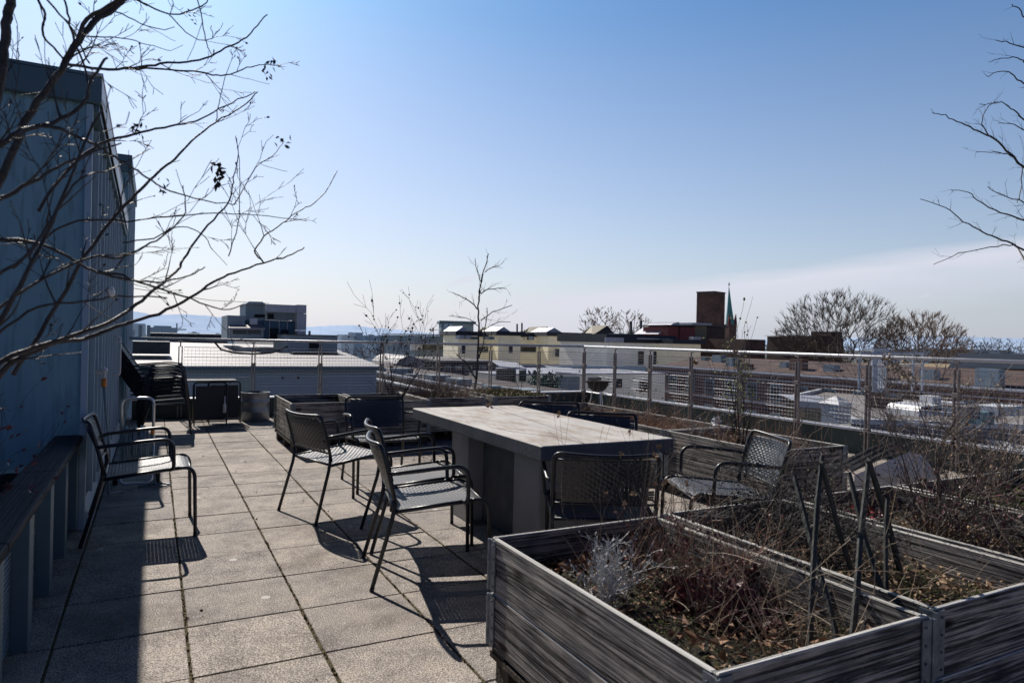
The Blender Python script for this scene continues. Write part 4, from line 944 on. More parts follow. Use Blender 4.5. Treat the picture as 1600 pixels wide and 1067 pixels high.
shrub('bare_sapling', 'thin leafless sapling beside the slender young tree', 'sapling', (4.6, 8.5, .5), 71, 2, .42, .2, 1, .004, 'twigdark', minr=.002)

# ------------------------------------------------------------------ foreground tree at the left (roots in the raised bed)
t = thing('foreground_tree', 'bare branching tree reaching in from the left across the building and sky', 'tree', (-.72, 2.2, .4))
ft = [
 ([(-70, 700, 1.9), (0, 584, 1.9), (40, 556, 1.92), (80, 536, 1.95), (121, 531, 2.0), (160, 520, 2.03), (191, 507, 2.05), (248, 490, 2.1), (296, 466, 2.15), (334, 440, 2.2), (366, 426, 2.22), (411, 410, 2.25), (450, 400, 2.27), (476, 386, 2.3)], 9, 1.6),
 ([(-60, 640, 1.8), (0, 566, 1.85), (73, 538, 1.9), (127, 520, 1.92), (175, 501, 1.95), (204, 482, 2.0), (239, 455, 2.0), (274, 425, 2.05), (292, 397, 2.1), (325, 352, 2.1), (356, 319, 2.12), (364, 288, 2.15)], 8, 1.8),
 ([(411, 410, 2.25), (398, 390, 2.25), (420, 364, 2.28), (442, 349, 2.3), (470, 328, 2.3), (499, 311, 2.32), (527, 267, 2.35)], 2.6, 1.2),
 ([(-40, 372, 1.7), (0, 375, 1.7), (37, 376, 1.7), (81, 388, 1.72), (118, 408, 1.75), (152, 425, 1.78), (202, 437, 1.8), (256, 440, 1.85), (297, 429, 1.9), (320, 419, 1.9)], 6, 1.6),
 ([(152, 425, 1.78), (190, 430, 1.8), (216, 441, 1.82), (287, 462, 1.9), (320, 476, 1.9), (352, 484, 1.95), (383, 476, 1.95)], 4, 1.4),
 ([(-60, 420, 2.0), (-20, 320, 2.0), (6, 270, 2.0), (37, 197, 2.0), (53, 166, 2.0), (76, 135, 2.0), (101, 101, 2.0), (121, 65, 2.02), (146, 37, 2.05), (194, 0, 2.1), (240, -40, 2.1)], 10, 7),
 ([(101, 101, 2.0), (118, 72, 2.0), (136, 30, 2.0), (178, 4, 1.95), (200, -20, 1.9)], 5.5, 4.5),
 ([(-30, 260, 2.1), (0, 130, 2.1), (6, 76, 2.1), (11, 28, 2.1), (17, 0, 2.1), (20, -40, 2.1)], 11, 10),
 ([(-50, 260, 1.6), (0, 226, 1.6), (34, 205, 1.62), (62, 197, 1.65), (96, 186, 1.68), (132, 160, 1.7), (141, 129, 1.7), (152, 112, 1.7), (166, 91, 1.72)], 8, 3),
 ([(62, 197, 1.65), (93, 201, 1.66), (121, 214, 1.7), (152, 228, 1.7), (174, 242, 1.72), (202, 259, 1.75), (230, 278, 1.8), (259, 296, 1.8), (292, 307, 1.82), (337, 317, 1.85), (367, 319, 1.9)], 5, 1.4),
 ([(101, 101, 2.0), (157, 108, 2.1), (197, 108, 2.15), (242, 101, 2.2), (281, 98, 2.2), (320, 92, 2.2), (352, 75, 2.25), (378, 64, 2.3), (397, 45, 2.3), (418, 24, 2.3)], 4, 1.6),
 ([(197, 108, 2.15), (242, 107, 2.2), (320, 115, 2.2), (352, 119, 2.22), (386, 107, 2.25), (412, 101, 2.25), (440, 104, 2.3)], 3, 1),
 ([(60, 330, 1.9), (110, 262, 1.95), (157, 225, 2.0), (210, 210, 2.05), (255, 199, 2.1), (296, 193, 2.1), (326, 180, 2.1), (360, 161, 2.15), (400, 145, 2.2)], 5, 1.4),
 ([(20, 585, 1.95), (75, 500, 2.0), (130, 405, 2.0), (187, 330, 2.05), (221, 296, 2.05), (247, 270, 2.1), (274, 247, 2.1), (300, 221, 2.1), (337, 191, 2.15), (375, 169, 2.2), (405, 144, 2.2)], 6, 1.4),
 ([(20, 420, 1.8), (70, 372, 1.82), (124, 345, 1.85), (202, 345, 1.9), (262, 339, 1.95), (337, 334, 2.0), (394, 336, 2.0), (480, 344, 2.05)], 3.5, 1),
 ([(-40, 560, 1.5), (0, 500, 1.5), (40, 430, 1.5), (75, 360, 1.55), (100, 300, 1.55), (132, 225, 1.6), (160, 170, 1.6)], 8, 2.5),
 ([(-30, 520, 1.7), (0, 480, 1.7), (60, 440, 1.7), (140, 402, 1.75), (190, 402, 1.8), (235, 380, 1.8), (268, 358, 1.82), (290, 330, 1.85), (285, 290, 1.85)], 5, 1.5),
 ([(-30, 540, 1.5), (0, 520, 1.5), (60, 480, 1.52), (130, 472, 1.55), (185, 463, 1.6), (261, 465, 1.65)], 4.5, 2),
 ([(0, 310, 1.4), (50, 285, 1.4), (90, 262, 1.42), (140, 240, 1.45), (190, 225, 1.5)], 6, 2),
 ([(-20, 440, 1.3), (40, 400, 1.3), (90, 330, 1.35), (125, 280, 1.35), (180, 262, 1.4), (235, 232, 1.5)], 5, 1.6),
 ([(60, 0, 1.9), (70, 22, 1.9), (68, 55, 1.9), (85, 75, 1.95), (100, 95, 2.0)], 3, 2.5),
 ([(75, 0, 1.8), (100, 30, 1.85), (120, 58, 1.9), (140, 100, 1.9)], 2.5, 2), ([(100, 0, 1.8), (108, 30, 1.85), (115, 60, 1.9), (135, 115, 1.9), (140, 155, 1.8)], 2.5, 2.5),
 ([(215, 0, 2.0), (255, 20, 2.0), (300, 17, 2.05), (326, 0, 2.1)], 2.5, 1.5), ([(265, 23, 2.0), (285, 45, 2.0), (310, 62, 2.05), (332, 60, 2.1), (330, 40, 2.1)], 1.6, 1),
 ([(136, 58, 2.0), (190, 60, 2.05), (230, 70, 2.1), (268, 80, 2.1)], 1.8, .8), ([(175, 15, 2.0), (210, 32, 2.0), (250, 47, 2.0), (272, 41, 2.0)], 2, .9),
 ([(307, 0, 2.1), (318, 45, 2.1), (325, 75, 2.1), (333, 90, 2.2)], 1.6, 1.2),
 ([(337, 191, 2.1), (345, 150, 2.1), (358, 100, 2.1)], 1.5, .8), ([(364, 288, 2.15), (372, 240, 2.15), (368, 212, 2.15)], 1.8, 1),
 ([(357, 400, 2.1), (372, 350, 2.1), (375, 290, 2.1), (370, 215, 2.1)], 1.8, .9),
 ([(367, 319, 1.9), (400, 262, 2.0), (425, 245, 2.0), (445, 220, 2.0)], 1.8, .8),
 ([(190, 380, 2.0), (240, 372, 2.0), (275, 355, 2.0), (310, 362, 2.0), (333, 390, 2.05)], 2.2, 1.2)]
tips = []
branches(t, 'branches', ft, 'twigdark', 5, side=11, slen=.13, lev=2, sr=.0019, leaf=tips, upb=.03, minr=.0008, sub=.55)
b = MB(); root = Vector((-.80, 2.15, .39))       # stems rising out of the raised bed to every limb
for k_, (pts, w0, w1) in enumerate(ft):
    if pts[0][0] > 0: continue
    q = at(*pts[0]); q2 = at(*pts[1]); d_ = (q-q2).normalized(); r0 = w0*.5*(q-cam.location).length/F
    s0 = root+Vector((.05*math.cos(k_*2.1), .05*math.sin(k_*2.1), 0)); ctl = q+d_*min(.25, (q-s0).length*.35)
    if ctl.z < .5: ctl.z = .5
    path = [s0*(1-u)**2+ctl*2*u*(1-u)+q*u*u for u in [i/8 for i in range(9)]]
    b.tube(path, [r0*(1.5-.5*i/8) for i in range(9)], 7)
obj('stems', b, 'twigdark', t, True)
b = MB(); rr = random.Random(8)
for (x, y, Y, s_) in ((340, 268, 2.1, .05), (338, 280, 2.1, .05), (427, 99, 2.25, .035), (417, 112, 2.25, .03), (443, 222, 2.0, .03), (214, 198, 1.9, .03), (257, 297, 1.8, .03), (302, 29, 2.05, .02), (212, 205, 1.9, .02)):
    p = at(x, y, Y)
    for k in range(9): b.leaf(p+Vector((rr.gauss(0, .006), rr.gauss(0, .006), rr.gauss(0, .008))), Vector((rr.gauss(0, 1), rr.gauss(0, 1), rr.gauss(0, 1))), s_*.6, rr, .4, .6)
for k in range(60):
    p, d = rr.choice(tips); b.leaf(p, d, .012, rr, .6, .5)
obj('dead_leaves', b, 'leafdark', t)
# dry red-brown leaves low in the bed under the tree
shrub('dead_bush', 'dark red-brown leafy bush in the raised bed under the cladding', 'shrub', (-.72, 3.4, .42), 81, 16, .42, .8, 2, .003, 'twigdark', leafm='leafred', leafn=260, leafs=.03)

# ------------------------------------------------------------------ tree beyond the right edge
t = thing('birch_tree', 'fine bare birch branches reaching in from the right edge against the sky', 'tree', (4.6, 2.1, .0))
Yb = 2.3
def s2(pts, dy=0): return [(x, y, Yb+dy+.0004*(1600-x)) for x, y in pts]
rb = [(s2([(1660, 320), (1600, 262), (1572, 235), (1547, 214), (1522, 202), (1502, 192), (1477, 181), (1457, 177)]), 3.4, .9),
 (s2([(1660, 420), (1600, 391), (1564, 375), (1535, 363), (1506, 346), (1477, 325), (1438, 310)]), 3, .9),
 (s2([(1660, 365), (1600, 344), (1564, 332), (1531, 317), (1514, 301), (1485, 297)]), 2.6, .8),
 (s2([(1590, 387), (1584, 383), (1547, 387), (1498, 396), (1459, 414)]), 1.8, .8),
 (s2([(1640, 215), (1600, 187), (1584, 173), (1564, 161), (1531, 165)]), 2.4, .8), (s2([(1640, 160), (1600, 132), (1584, 119), (1564, 111), (1541, 122)]), 2.2, .8),
 (s2([(1640, 85), (1600, 74), (1572, 66), (1555, 64)]), 2, .8), (s2([(1600, 97), (1584, 89), (1547, 95)]), 1.6, .8), (s2([(1600, 28), (1588, 12), (1580, 8)]), 1.6, .9),
 (s2([(1640, 330), (1600, 317), (1568, 305), (1543, 292)]), 2, .8), (s2([(1600, 262), (1578, 244), (1555, 238), (1525, 238)]), 1.6, .7), (s2([(1547, 214), (1535, 195), (1541, 170), (1560, 158)]), 1.6, .7),
 (s2([(1600, 205), (1585, 195), (1562, 192)]), 1.6, .7), (s2([(1600, 260), (1594, 300), (1590, 318)]), 1.4, .8)]
branches(t, 'crown', rb, 'twigdark', 15, side=15, slen=.10, lev=1, sr=.0012, upb=.02, minr=.0006)
b = MB(); b.tube([(4.55, 2.0, .0), (4.50, 2.05, 1.2), (4.55, 2.1, 2.2), (4.45, 2.1, 3.4)], [.05, .04, .03, .012], 8)
for y_, yp in ((2.1, 420), (2.1, 330), (2.1, 215), (2.1, 90)):
    pass
for (pts, w0, w1) in rb[:7]:
    q = at(*pts[0]); b.tube([Vector((4.52, 2.08, q.z-.35)), Vector((4.52, 2.08, q.z-.35)).lerp(q, .5)+Vector((0, 0, .04)), q], [.012, .008, .004], 6)
obj('trunk', b, 'twigdark', t, True)

# ------------------------------------------------------------------ willow stake trellis
t = thing('stake_trellis', 'crossed grey-green wooden stakes forming a rough trellis in the near planters', 'trellis', (1.9, 1.5, .42))
for k, (p0, p1, Ya, Yb_, w_) in enumerate([((1240, 742), (1308, 1000), 1.62, 1.33, 11), ((1285, 712), (1266, 1015), 1.55, 1.36, 10), ((1283, 722), (1342, 925), 1.52, 1.62, 9), ((1327, 738), (1388, 945), 1.60, 1.42, 10),
        ((1358, 716), (1333, 992), 1.58, 1.33, 11), ((1357, 718), (1406, 890), 1.52, 1.62, 10), ((1387, 774), (1386, 965), 1.5, 1.42, 8), ((1365, 940), (1345, 990), 1.40, 1.30, 6)]):
    a = at(*p0, Ya); c = at(*p1, Yb_); m_ = a.lerp(c, .5)+Vector((rnd.gauss(0, .006), rnd.gauss(0, .006), 0)); b = MB()
    path = [a, a.lerp(m_, .5)+Vector((rnd.gauss(0, .003), 0, 0)), m_, m_.lerp(c, .5)+Vector((rnd.gauss(0, .003), 0, 0)), c]
    rr_ = w_*.40*(m_-cam.location).length/F; b.tube(path, [rr_*.8, rr_, rr_*.95, rr_, rr_*1.05], 5)
    obj('stake', b, 'stake', t)
# ------------------------------------------------------------------ ground of the city and hills
GZ = -16
b = MB(); b.quad((-9000, -9000, GZ), (9000, -9000, GZ), (9000, 9000, GZ), (-9000, 9000, GZ)); struct('ground', b, 'ground')
def hills(name, pts, Y, m):
    b = MB(); rng = random.Random(len(pts)); Q = []
    for i in range(len(pts)-1):
        for k in range(8):
            u = k/8; x = pts[i][0]*(1-u)+pts[i+1][0]*u; y = pts[i][1]*(1-u)+pts[i+1][1]*u+rng.uniform(-.35, .35); Q.append(at(x, y, Y))
    Q.append(at(pts[-1][0], pts[-1][1], Y))
    for a, c in zip(Q, Q[1:]):
        fa, fc = Vector((a.x*.86, a.y*.86, GZ)), Vector((c.x*.86, c.y*.86, GZ))
        b.quad(fa, fc, c, a)
    return struct(name, b, m)
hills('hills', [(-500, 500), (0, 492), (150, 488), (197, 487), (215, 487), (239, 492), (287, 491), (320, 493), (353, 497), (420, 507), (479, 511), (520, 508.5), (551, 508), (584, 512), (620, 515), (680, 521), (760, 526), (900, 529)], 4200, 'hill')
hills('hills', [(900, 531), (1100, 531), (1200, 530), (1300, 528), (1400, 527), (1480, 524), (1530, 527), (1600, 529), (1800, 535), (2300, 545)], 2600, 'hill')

def blk(mb, xl, xr, yt, Y, depth, zb, rot=0, inset=0):
    p, q = at(xl, yt, Y), at(xr, yt, Y); mb.box((p.x, Y, zb), (q.x, Y+depth, p.z), rot, (p.x, Y)); return p, q
def blk2(mb, xl, xr, yt, yb, Y, depth, rot=0):
    p, q = at(xl, yt, Y), at(xr, yt, Y); c = at((xl+xr)/2, yb, Y); mb.box((p.x, Y, c.z), (q.x, Y+depth, p.z), rot, (p.x, Y)); return p, q
# neighbouring hall
h = thing('neighbour_hall', 'long low hall with pale metal roof and grey-blue wall beyond the far railing', 'building', (0, 19, GZ))
b = MB(); b.box((-9, 19, GZ), (5.62, 30, .40)); obj('wall', b, 'greyface', h)
b = MB(); b.prism([(-9.2, 18.8, .44), (5.75, 18.8, .43), (6.75, 30.4, .80), (-9.2, 30.4, .96)], (0, 0, .03)); obj('roof', b, 'whiteroof', h)
b = MB(); b.box((-9.2, 18.74, .36), (5.76, 18.795, .455)); obj('eaves_trim', b, 'clad_dark', h)
b = MB(); b.box((-9.2, 18.76, .457), (5.76, 18.79, .475)); obj('gutter_edge', b, 'duct', h)
for x in (442, 466, 470.5): 
    if x == 470.5: continue
    b = MB(); blk2(b, x-1.6, x+1.6, 588, 592, 18.98, .05); obj('wall_vent', b, 'darkwin', h)
b = MB(); blk2(b, 371, 396, 589, 613, 18.96, .05); f = obj('window', b, 'duct', h)
b = MB(); blk2(b, 373, 394, 591, 612, 18.93, .02); obj('pane', b, noisy('pale_green_glass', (.25, .33, .31), (.35, .42, .40), 3, .3, bump=0), f)
b = MB(); blk2(b, 200, 266, 533, 553, 21.5, 1.2); tag(obj('roof_shadow_box', b, 'roofblue'), 'dark flat box imitating a shadow patch on the pale hall roof beside the cladding', 'shadow patch')  # dark box added to stand for a shadow on the roof
b = MB()
for k in range(3): b.tube([at(466, 556, 23+k*.02), at(476, 551, 23.5)], .03, 5)
P = [at(x, y, 22.5) for x, y in ((334, 533), (345, 546), (365, 551), (395, 553), (425, 551), (440, 546), (450, 541))]
b = MB(); b.tube(P, .03, 5); tag(obj('roof_cable', b, 'rubber'), 'black cable sagging across the pale hall roof', 'cable')
# plant room on the hall
h = thing('rooftop_plant', 'teal and grey ventilation plant with ducts on the hall roof', 'ventilation plant', (4, 27, .5))
b = MB(); blk2(b, 355.5, 383, 492.5, 532, 27, 2.5); blk2(b, 384, 415, 476, 502, 27.6, 2); obj('grey_casing', b, 'greyblock', h)
b = MB(); blk2(b, 412, 461, 500, 531, 27.2, 2); blk2(b, 374, 413, 500, 508, 27.3, 2); obj('teal_casing', b, 'teal', h)
b = MB(); blk2(b, 418, 461, 488, 499.6, 27.5, 1.5); obj('upper_casing', b, 'greyblock', h)
for x in (421, 436, 449): 
    b = MB(); blk2(b, x, x+.8, 501, 530, 27.14, .05); obj('casing_joint', b, 'duct', h)
b = MB(); blk2(b, 422, 436, 513, 530, 27.1, .08); blk2(b, 441, 451, 515, 530, 27.05, .1); blk2(b, 419, 428, 490, 498, 27.4, .08); blk2(b, 398, 414, 491, 496, 27.5, .08); obj('louvre', b, 'rubber', h)
b = MB(); blk2(b, 416, 464, 475, 488, 26.9, 1); blk2(b, 464.2, 479, 476, 489.5, 26.85, 1.1); blk2(b, 464.2, 479, 490, 516, 26.85, 1.1); blk2(b, 464.8, 478.2, 516.4, 527, 26.9, 1.0); obj('duct', b, 'duct', h)
b = MB(); p, q = at(383, 475.5, 27.3), at(417, 476, 27.3); b.prism([p, q, at(410, 471.5, 27.3), at(389, 471, 27.3)], (0, 2.4, 0)); obj('cowl', b, 'greyblock', h)
b = MB(); blk2(b, 359, 412, 513, 530, 26.6, .35); obj('lean_to', b, 'greyblock', h)
b = MB(); blk2(b, 364, 385, 514.5, 522, 26.55, .04); blk2(b, 387.5, 408, 514.5, 522, 26.55, .04); obj('window', b, 'darkwin', h)
b = MB(); p, q = at(357, 512, 26.3), at(414, 512.5, 26.3); p2, q2 = at(358, 507, 27.1), at(411, 508, 27.1); b.quad(p, q, q2, p2); b.prism([p, q, q-Vector((0, 0, .07)), p-Vector((0, 0, .07))], (0, -.03, 0)); obj('canopy', b, 'whiteroof', h)
b = MB(); blk2(b, 391.5, 402.5, 497.5, 507, 26.7, .3); obj('cooler', b, 'duct', h)
h = thing('roof_hut', 'small grey-blue stair hut with a dark doorway on the hall roof', 'hut', (6, 26, .5))
b = MB(); blk2(b, 448, 527.5, 523, 562, 25, 3); obj('wall', b, 'greyblock', h)
b = MB(); blk2(b, 447, 528.5, 522, 524, 24.9, 3.2); obj('roof', b, 'roofblue', h)
b = MB(); blk2(b, 483.5, 499, 530, 547, 24.95, .04); obj('doorway', b, 'rubber', h)
b = MB(); blk2(b, 483.5, 485.5, 517, 523, 25.5, .2); obj('vent_pipe', b, 'clad_dark', h)
b = MB(); blk2(b, 458, 528, 550, 560, 23.9, .6); tag(obj('roof_duct', b, 'roofblue'), 'dark low duct lying in front of the grey stair hut', 'duct')

# things far left
h = thing('long_dark_roof', 'long flat dark roofed building behind the hall roof at left', 'building', (8, 60, GZ))
b = MB(); blk(b, 230, 356, 520, 60, 14, GZ); obj('wall', b, 'roofblue', h)
h = thing('pale_house', 'pale house with a framed window and two stubby chimneys beyond the cladding', 'house', (0, 58, GZ))
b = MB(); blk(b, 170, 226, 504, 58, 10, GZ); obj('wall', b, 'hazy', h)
b = MB(); blk2(b, 203.5, 211, 515, 525, 57.95, .1); f = obj('window', b, 'hazydark', h)
b = MB(); blk2(b, 205, 209.5, 517, 523.5, 57.9, .05); obj('pane', b, 'duct', f)
for x in (216.5, 229.5): b = MB(); blk2(b, x, x+5.5, 508, 528, 57, 1); obj('chimney', b, 'greyblock', h)
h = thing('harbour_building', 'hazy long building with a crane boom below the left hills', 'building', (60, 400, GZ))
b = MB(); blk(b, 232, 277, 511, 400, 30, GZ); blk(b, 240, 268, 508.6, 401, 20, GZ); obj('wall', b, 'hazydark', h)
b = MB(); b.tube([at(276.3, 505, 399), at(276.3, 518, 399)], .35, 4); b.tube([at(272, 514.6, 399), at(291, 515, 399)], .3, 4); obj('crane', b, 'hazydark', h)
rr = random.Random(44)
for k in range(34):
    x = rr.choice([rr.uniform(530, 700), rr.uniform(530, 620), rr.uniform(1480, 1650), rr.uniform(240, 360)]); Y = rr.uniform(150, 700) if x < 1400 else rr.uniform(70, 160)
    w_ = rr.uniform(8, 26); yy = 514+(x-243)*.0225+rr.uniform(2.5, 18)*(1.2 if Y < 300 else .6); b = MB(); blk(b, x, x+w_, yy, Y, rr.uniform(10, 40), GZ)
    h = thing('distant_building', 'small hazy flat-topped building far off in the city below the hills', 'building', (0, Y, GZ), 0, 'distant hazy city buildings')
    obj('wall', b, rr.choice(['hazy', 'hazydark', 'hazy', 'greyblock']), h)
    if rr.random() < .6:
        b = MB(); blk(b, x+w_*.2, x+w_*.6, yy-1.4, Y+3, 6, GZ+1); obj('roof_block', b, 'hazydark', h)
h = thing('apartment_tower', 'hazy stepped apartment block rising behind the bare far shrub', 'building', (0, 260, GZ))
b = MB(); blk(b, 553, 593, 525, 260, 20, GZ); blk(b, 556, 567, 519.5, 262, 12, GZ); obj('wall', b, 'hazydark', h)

# long roof running away just beyond our terrace
h = thing('long_low_building', 'long low building with white-edged brown roof terraces beyond the railing corner', 'building', (8.6, 14, GZ))
b = MB(); b.box((8.65, 14, GZ), (12.5, 60, -.62)); obj('wall', b, 'brick', h)
b = MB(); b.box((8.9, 14.2, -.60), (12.4, 59.8, -.35)); obj('roof', b, 'tile', h)
b = MB(); b.box((8.55, 13.9, -.619), (8.80, 60, -.54)); b.box((8.92, 13.9, -.345), (9.05, 60, -.27)); b.box((10.4, 13.9, -.345), (10.5, 60, -.29)); obj('coping', b, 'duct', h)
rr = random.Random(12)
for k in range(16): y_ = 17+k*2.4; b = MB(); b.box((9.3, y_, -.349), (9.3+rr.uniform(.4, 1), y_+rr.uniform(.4, 1.2), -.349+rr.uniform(.1, .3))); obj('roof_vent', b, 'greyblock', h)
h = thing('barrel_roof_building', 'white rounded roof glinting behind the bare far shrub', 'building', (0, 38, GZ))
b = MB(); p, q = at(612, 582, 38), at(668, 582, 38); nseg = 8; zt = at(640, 556, 38).z-p.z
prof = [(q.x+(p.x-q.x)*i/nseg, p.z+zt*math.sin(math.pi*i/nseg)**.6) for i in range(nseg+1)]
b.prism([(x, 38, z) for x, z in prof], (0, 5, 0)); obj('roof', b, 'whiteroof', h)
b = MB(); b.box((p.x, 38, GZ), (q.x, 43, p.z-.002)); obj('wall', b, 'greyblock', h)
b = MB(); blk2(b, 618, 640, 570, 581, 37.9, .05); obj('window', b, 'darkwin', h)

# town houses -------------------------------------------------------
ROT = R(-10)
def bay(xl, xr, yt, Y, label, mat_='cream', win=True, depth=7):
    h = thing('town_house', label, 'house', (at(xl, yt, Y).x, Y, GZ), 0, None)
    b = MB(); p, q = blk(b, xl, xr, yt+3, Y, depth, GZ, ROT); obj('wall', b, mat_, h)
    b = MB(); b.box((p.x-.35, Y-.35, p.z+.01), (q.x+.35, Y+depth+.2, p.z+.42), ROT, (p.x, Y)); obj('roof', b, 'roofblue', h)
    b = MB(); w_ = (q.x-p.x); c = p+Vector((w_*.1, 1.0, .42)); b.prism([c, c+Vector((w_*.7, 0, 0)), c+Vector((w_*.35, 0, .5))], (0, 3.5, 0)); obj('dormer', b, 'duct', h)
    return h, p, q
def window(h, xl, xr, yt, yb, Y, m='darkwin'):
    b = MB(); blk2(b, xl-.6, xr+.6, yt-.6, yb+.6, Y-.12, .10, ROT*0); f = obj('window', b, 'white_metal', h); b = MB(); blk2(b, xl, xr, yt, yb, Y-.16, .03); obj('pane', b, m, f)
YU = 62
h, p, q = bay(716, 745, 521, YU, 'cream town house bay, leftmost of the row behind the slender tree'); window(h, 722, 727, 540, 552, YU-.9)
h, p, q = bay(779, 811, 521, YU, 'cream town house bay in the middle of the row, small round vent in its wall'); window(h, 796, 801, 540, 551, YU-.9)
h, p, q = bay(857, 893, 522, YU, 'cream town house bay with tall side wall, third of the row'); window(h, 868, 888, 545, 557, YU-.9)
for xl, xr, yt, lab in ((743, 779, 524, 'recessed yellowish house front between the first two bays'), (809, 858, 524, 'recessed yellowish house front with awning between second and third bays'), (890, 950, 527, 'recessed dark-windowed house front with striped awning')):
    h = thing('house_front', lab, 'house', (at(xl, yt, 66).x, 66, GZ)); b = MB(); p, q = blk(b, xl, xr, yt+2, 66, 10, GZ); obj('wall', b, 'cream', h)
    b = MB(); b.box((p.x-.1, 65.6, p.z+.01), (q.x+.1, 76, p.z+.4)); obj('roof', b, 'roofblue', h)
    b = MB(); blk2(b, xl+4, xr-4, yt+17, yt+27, 65.8, .1); f = obj('window', b, 'duct', h); b = MB(); blk2(b, xl+5, xr-5, yt+18, yt+26, 65.75, .03); obj('pane', b, 'darkwin', f)
for (x0, x1, x2, yb, yt, lab) in ((753, 783, 797, 522, 510.5, 'pitched skylight roof with sunlit cream slope, leftmost of three'), (820, 855, 868, 523, 510.5, 'pitched skylight roof with sunlit cream slope, middle of three'), (911, 949, 962, 524, 508.5, 'pitched skylight roof with sunlit cream slope, rightmost of three')):
    h = thing('pitched_rooflight', lab, 'roof', (0, 70, 1)); Yr = 70
    A, B_, C_ = at(x0+14, yb, Yr), at(x1, yt, Yr), at(x2, yb, Yr); D_ = Vector((-2.2, 5, 0))
    b = MB(); b.poly([A, B_, C_]); b.poly([A+Vector((0, 0, -2)), A, C_, C_+Vector((0, 0, -2))]); obj('gable', b, 'roofblue', h)
    b = MB(); A2 = at(x0, yb, Yr+2); B2 = at(x1-27 if x1 < 900 else x1-24, yt+.4, Yr+2); b.quad(A+Vector((0, -.05, 0)), B_+Vector((0, -.05, 0.02)), B2, A2); b.quad(B_, C_, C_+D_, B2); obj('roof_slope', b, 'roofcream', h)
for i, (x, yt, lab) in enumerate(((808, 506, 'thin dark flue pipe, left of the pair behind the second bay'), (815.5, 504.5, 'thin dark flue pipe, right of the pair behind the second bay'), (986, 502, 'stubby black chimney pipe, left of the pair near the bare trees'), (1001.6, 501, 'stubby black chimney pipe, right of the pair near the bare trees'))):
    b = MB(); a, c = at(x, yt, 64), at(x, 527, 64); r_ = 1.35*a.length/F if i < 2 else 1.9*a.length/F; b.tube([c, a], r_, 8); tag(obj('flue_pipe', b, 'roofblue'), lab, 'chimney')
h = thing('machine_room', 'grey flat-roofed machine room hut standing above the town houses', 'hut', (0, 90, 1))
b = MB(); blk2(b, 690, 736, 503, 524, 90, 6, R(-18)); obj('wall', b, 'greyblock', h)
b = MB(); p, q = at(689, 501, 90), at(737, 501, 90); b.box((p.x-.2, 89.7, p.z-.35), (q.x+.2, 96.3, p.z), R(-18), (p.x, 90)); obj('roof', b, 'clad_dark', h)
b = MB(); blk2(b, 694, 700, 505.5, 515, 89.4, .1); blk2(b, 702, 707, 505.5, 515, 89.2, .1); obj('window', b, 'hazydark', h)
h = thing('flat_office', 'pale grey flat-roofed block at the left end of the town house row', 'building', (0, 75, GZ))
b = MB(); blk(b, 648, 716, 524, 75, 12, GZ); obj('wall', b, 'greyblock', h)
b = MB(); blk2(b, 646, 718, 521.5, 524, 74.8, 12.5); obj('roof', b, 'duct', h)
b = MB(); blk2(b, 650, 712, 536, 547, 74.7, .1); f = obj('window', b, 'darkwin', h)
b = MB(); blk2(b, 643, 660, 538, 548, 73.5, .5); obj('awning', b, 'white_metal', h)
h = thing('awning', 'pale striped awning over a dark terrace in the town house row', 'awning', (0, 60, 0))
b = MB(); p, q = at(892, 527, 60.5), at(928, 528, 60.5); p2, q2 = at(893, 534, 59.3), at(927, 535, 59.3); b.quad(p2, q2, q, p); obj('canopy', b, 'whiteroof', h)
b = MB()
for k in range(12):
    a = p2.lerp(q2, k/12); c = p2.lerp(q2, (k+.8)/12); b.quad(a, c, c-Vector((0, 0, .25)), a-Vector((0, 0, .25)))
obj('valance', b, 'duct', h)
h = thing('cream_house', 'wide pale house with two dark windows behind the railing corner', 'house', (0, 50, GZ))
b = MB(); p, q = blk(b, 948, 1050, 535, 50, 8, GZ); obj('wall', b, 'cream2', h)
b = MB(); b.box((p.x-.3, 49.6, p.z+.005), (q.x+.2, 58, p.z+.75)); obj('roof', b, 'roofblue', h)
b = MB(); blk2(b, 996, 1047, 528, 530.5, 49.4, .15); blk2(b, 946, 975, 527, 535, 49.45, .1); obj('parapet_band', b, 'duct', h)
for x in (998, 1022): window(h, x, x+8, 549, 570, 50)
h = thing('cream_house', 'yellow cream house with black roof edge beside the brick block', 'house', (0, 48, GZ))
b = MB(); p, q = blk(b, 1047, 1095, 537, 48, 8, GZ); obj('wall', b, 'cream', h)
b = MB(); b.box((p.x-.05, 47.6, p.z+.005), (q.x+.3, 56, p.z+.42)); obj('roof', b, 'roofblue', h)
h = thing('terrace_roof', 'brown tiled terrace strip with pale edges between upper and lower house rows', 'roof', (0, 48, GZ))
b = MB(); p0 = at(700, 549, 48); q0 = at(1045, 575, 48); b.box((p0.x, 48, GZ), (q0.x, 61, -1.15)); obj('roof', b, 'tile', h)
b = MB(); b.box((p0.x, 47.7, -1.145), (q0.x, 48.1, -.95)); b.box((p0.x, 53, -1.145), (q0.x, 53.3, -.9)); obj('coping', b, 'duct', h)
b = MB(); p0 = at(880, 560, 46); b.box((p0.x, 46.9, -1.6), (p0.x+9, 47.3, -.75)); obj('railing_screen', b, 'hazydark', h)
h = thing('lower_terrace_house', 'long cream lower house front with dark openings and white awnings', 'house', (0, 40, GZ))
YL = 40
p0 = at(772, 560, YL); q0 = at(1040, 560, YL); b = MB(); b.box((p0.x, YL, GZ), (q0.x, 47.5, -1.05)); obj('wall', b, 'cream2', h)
b = MB(); b.box((p0.x-.2, YL-.15, -1.04), (q0.x, 47.6, -.95)); obj('roof_edge', b, 'duct', h)
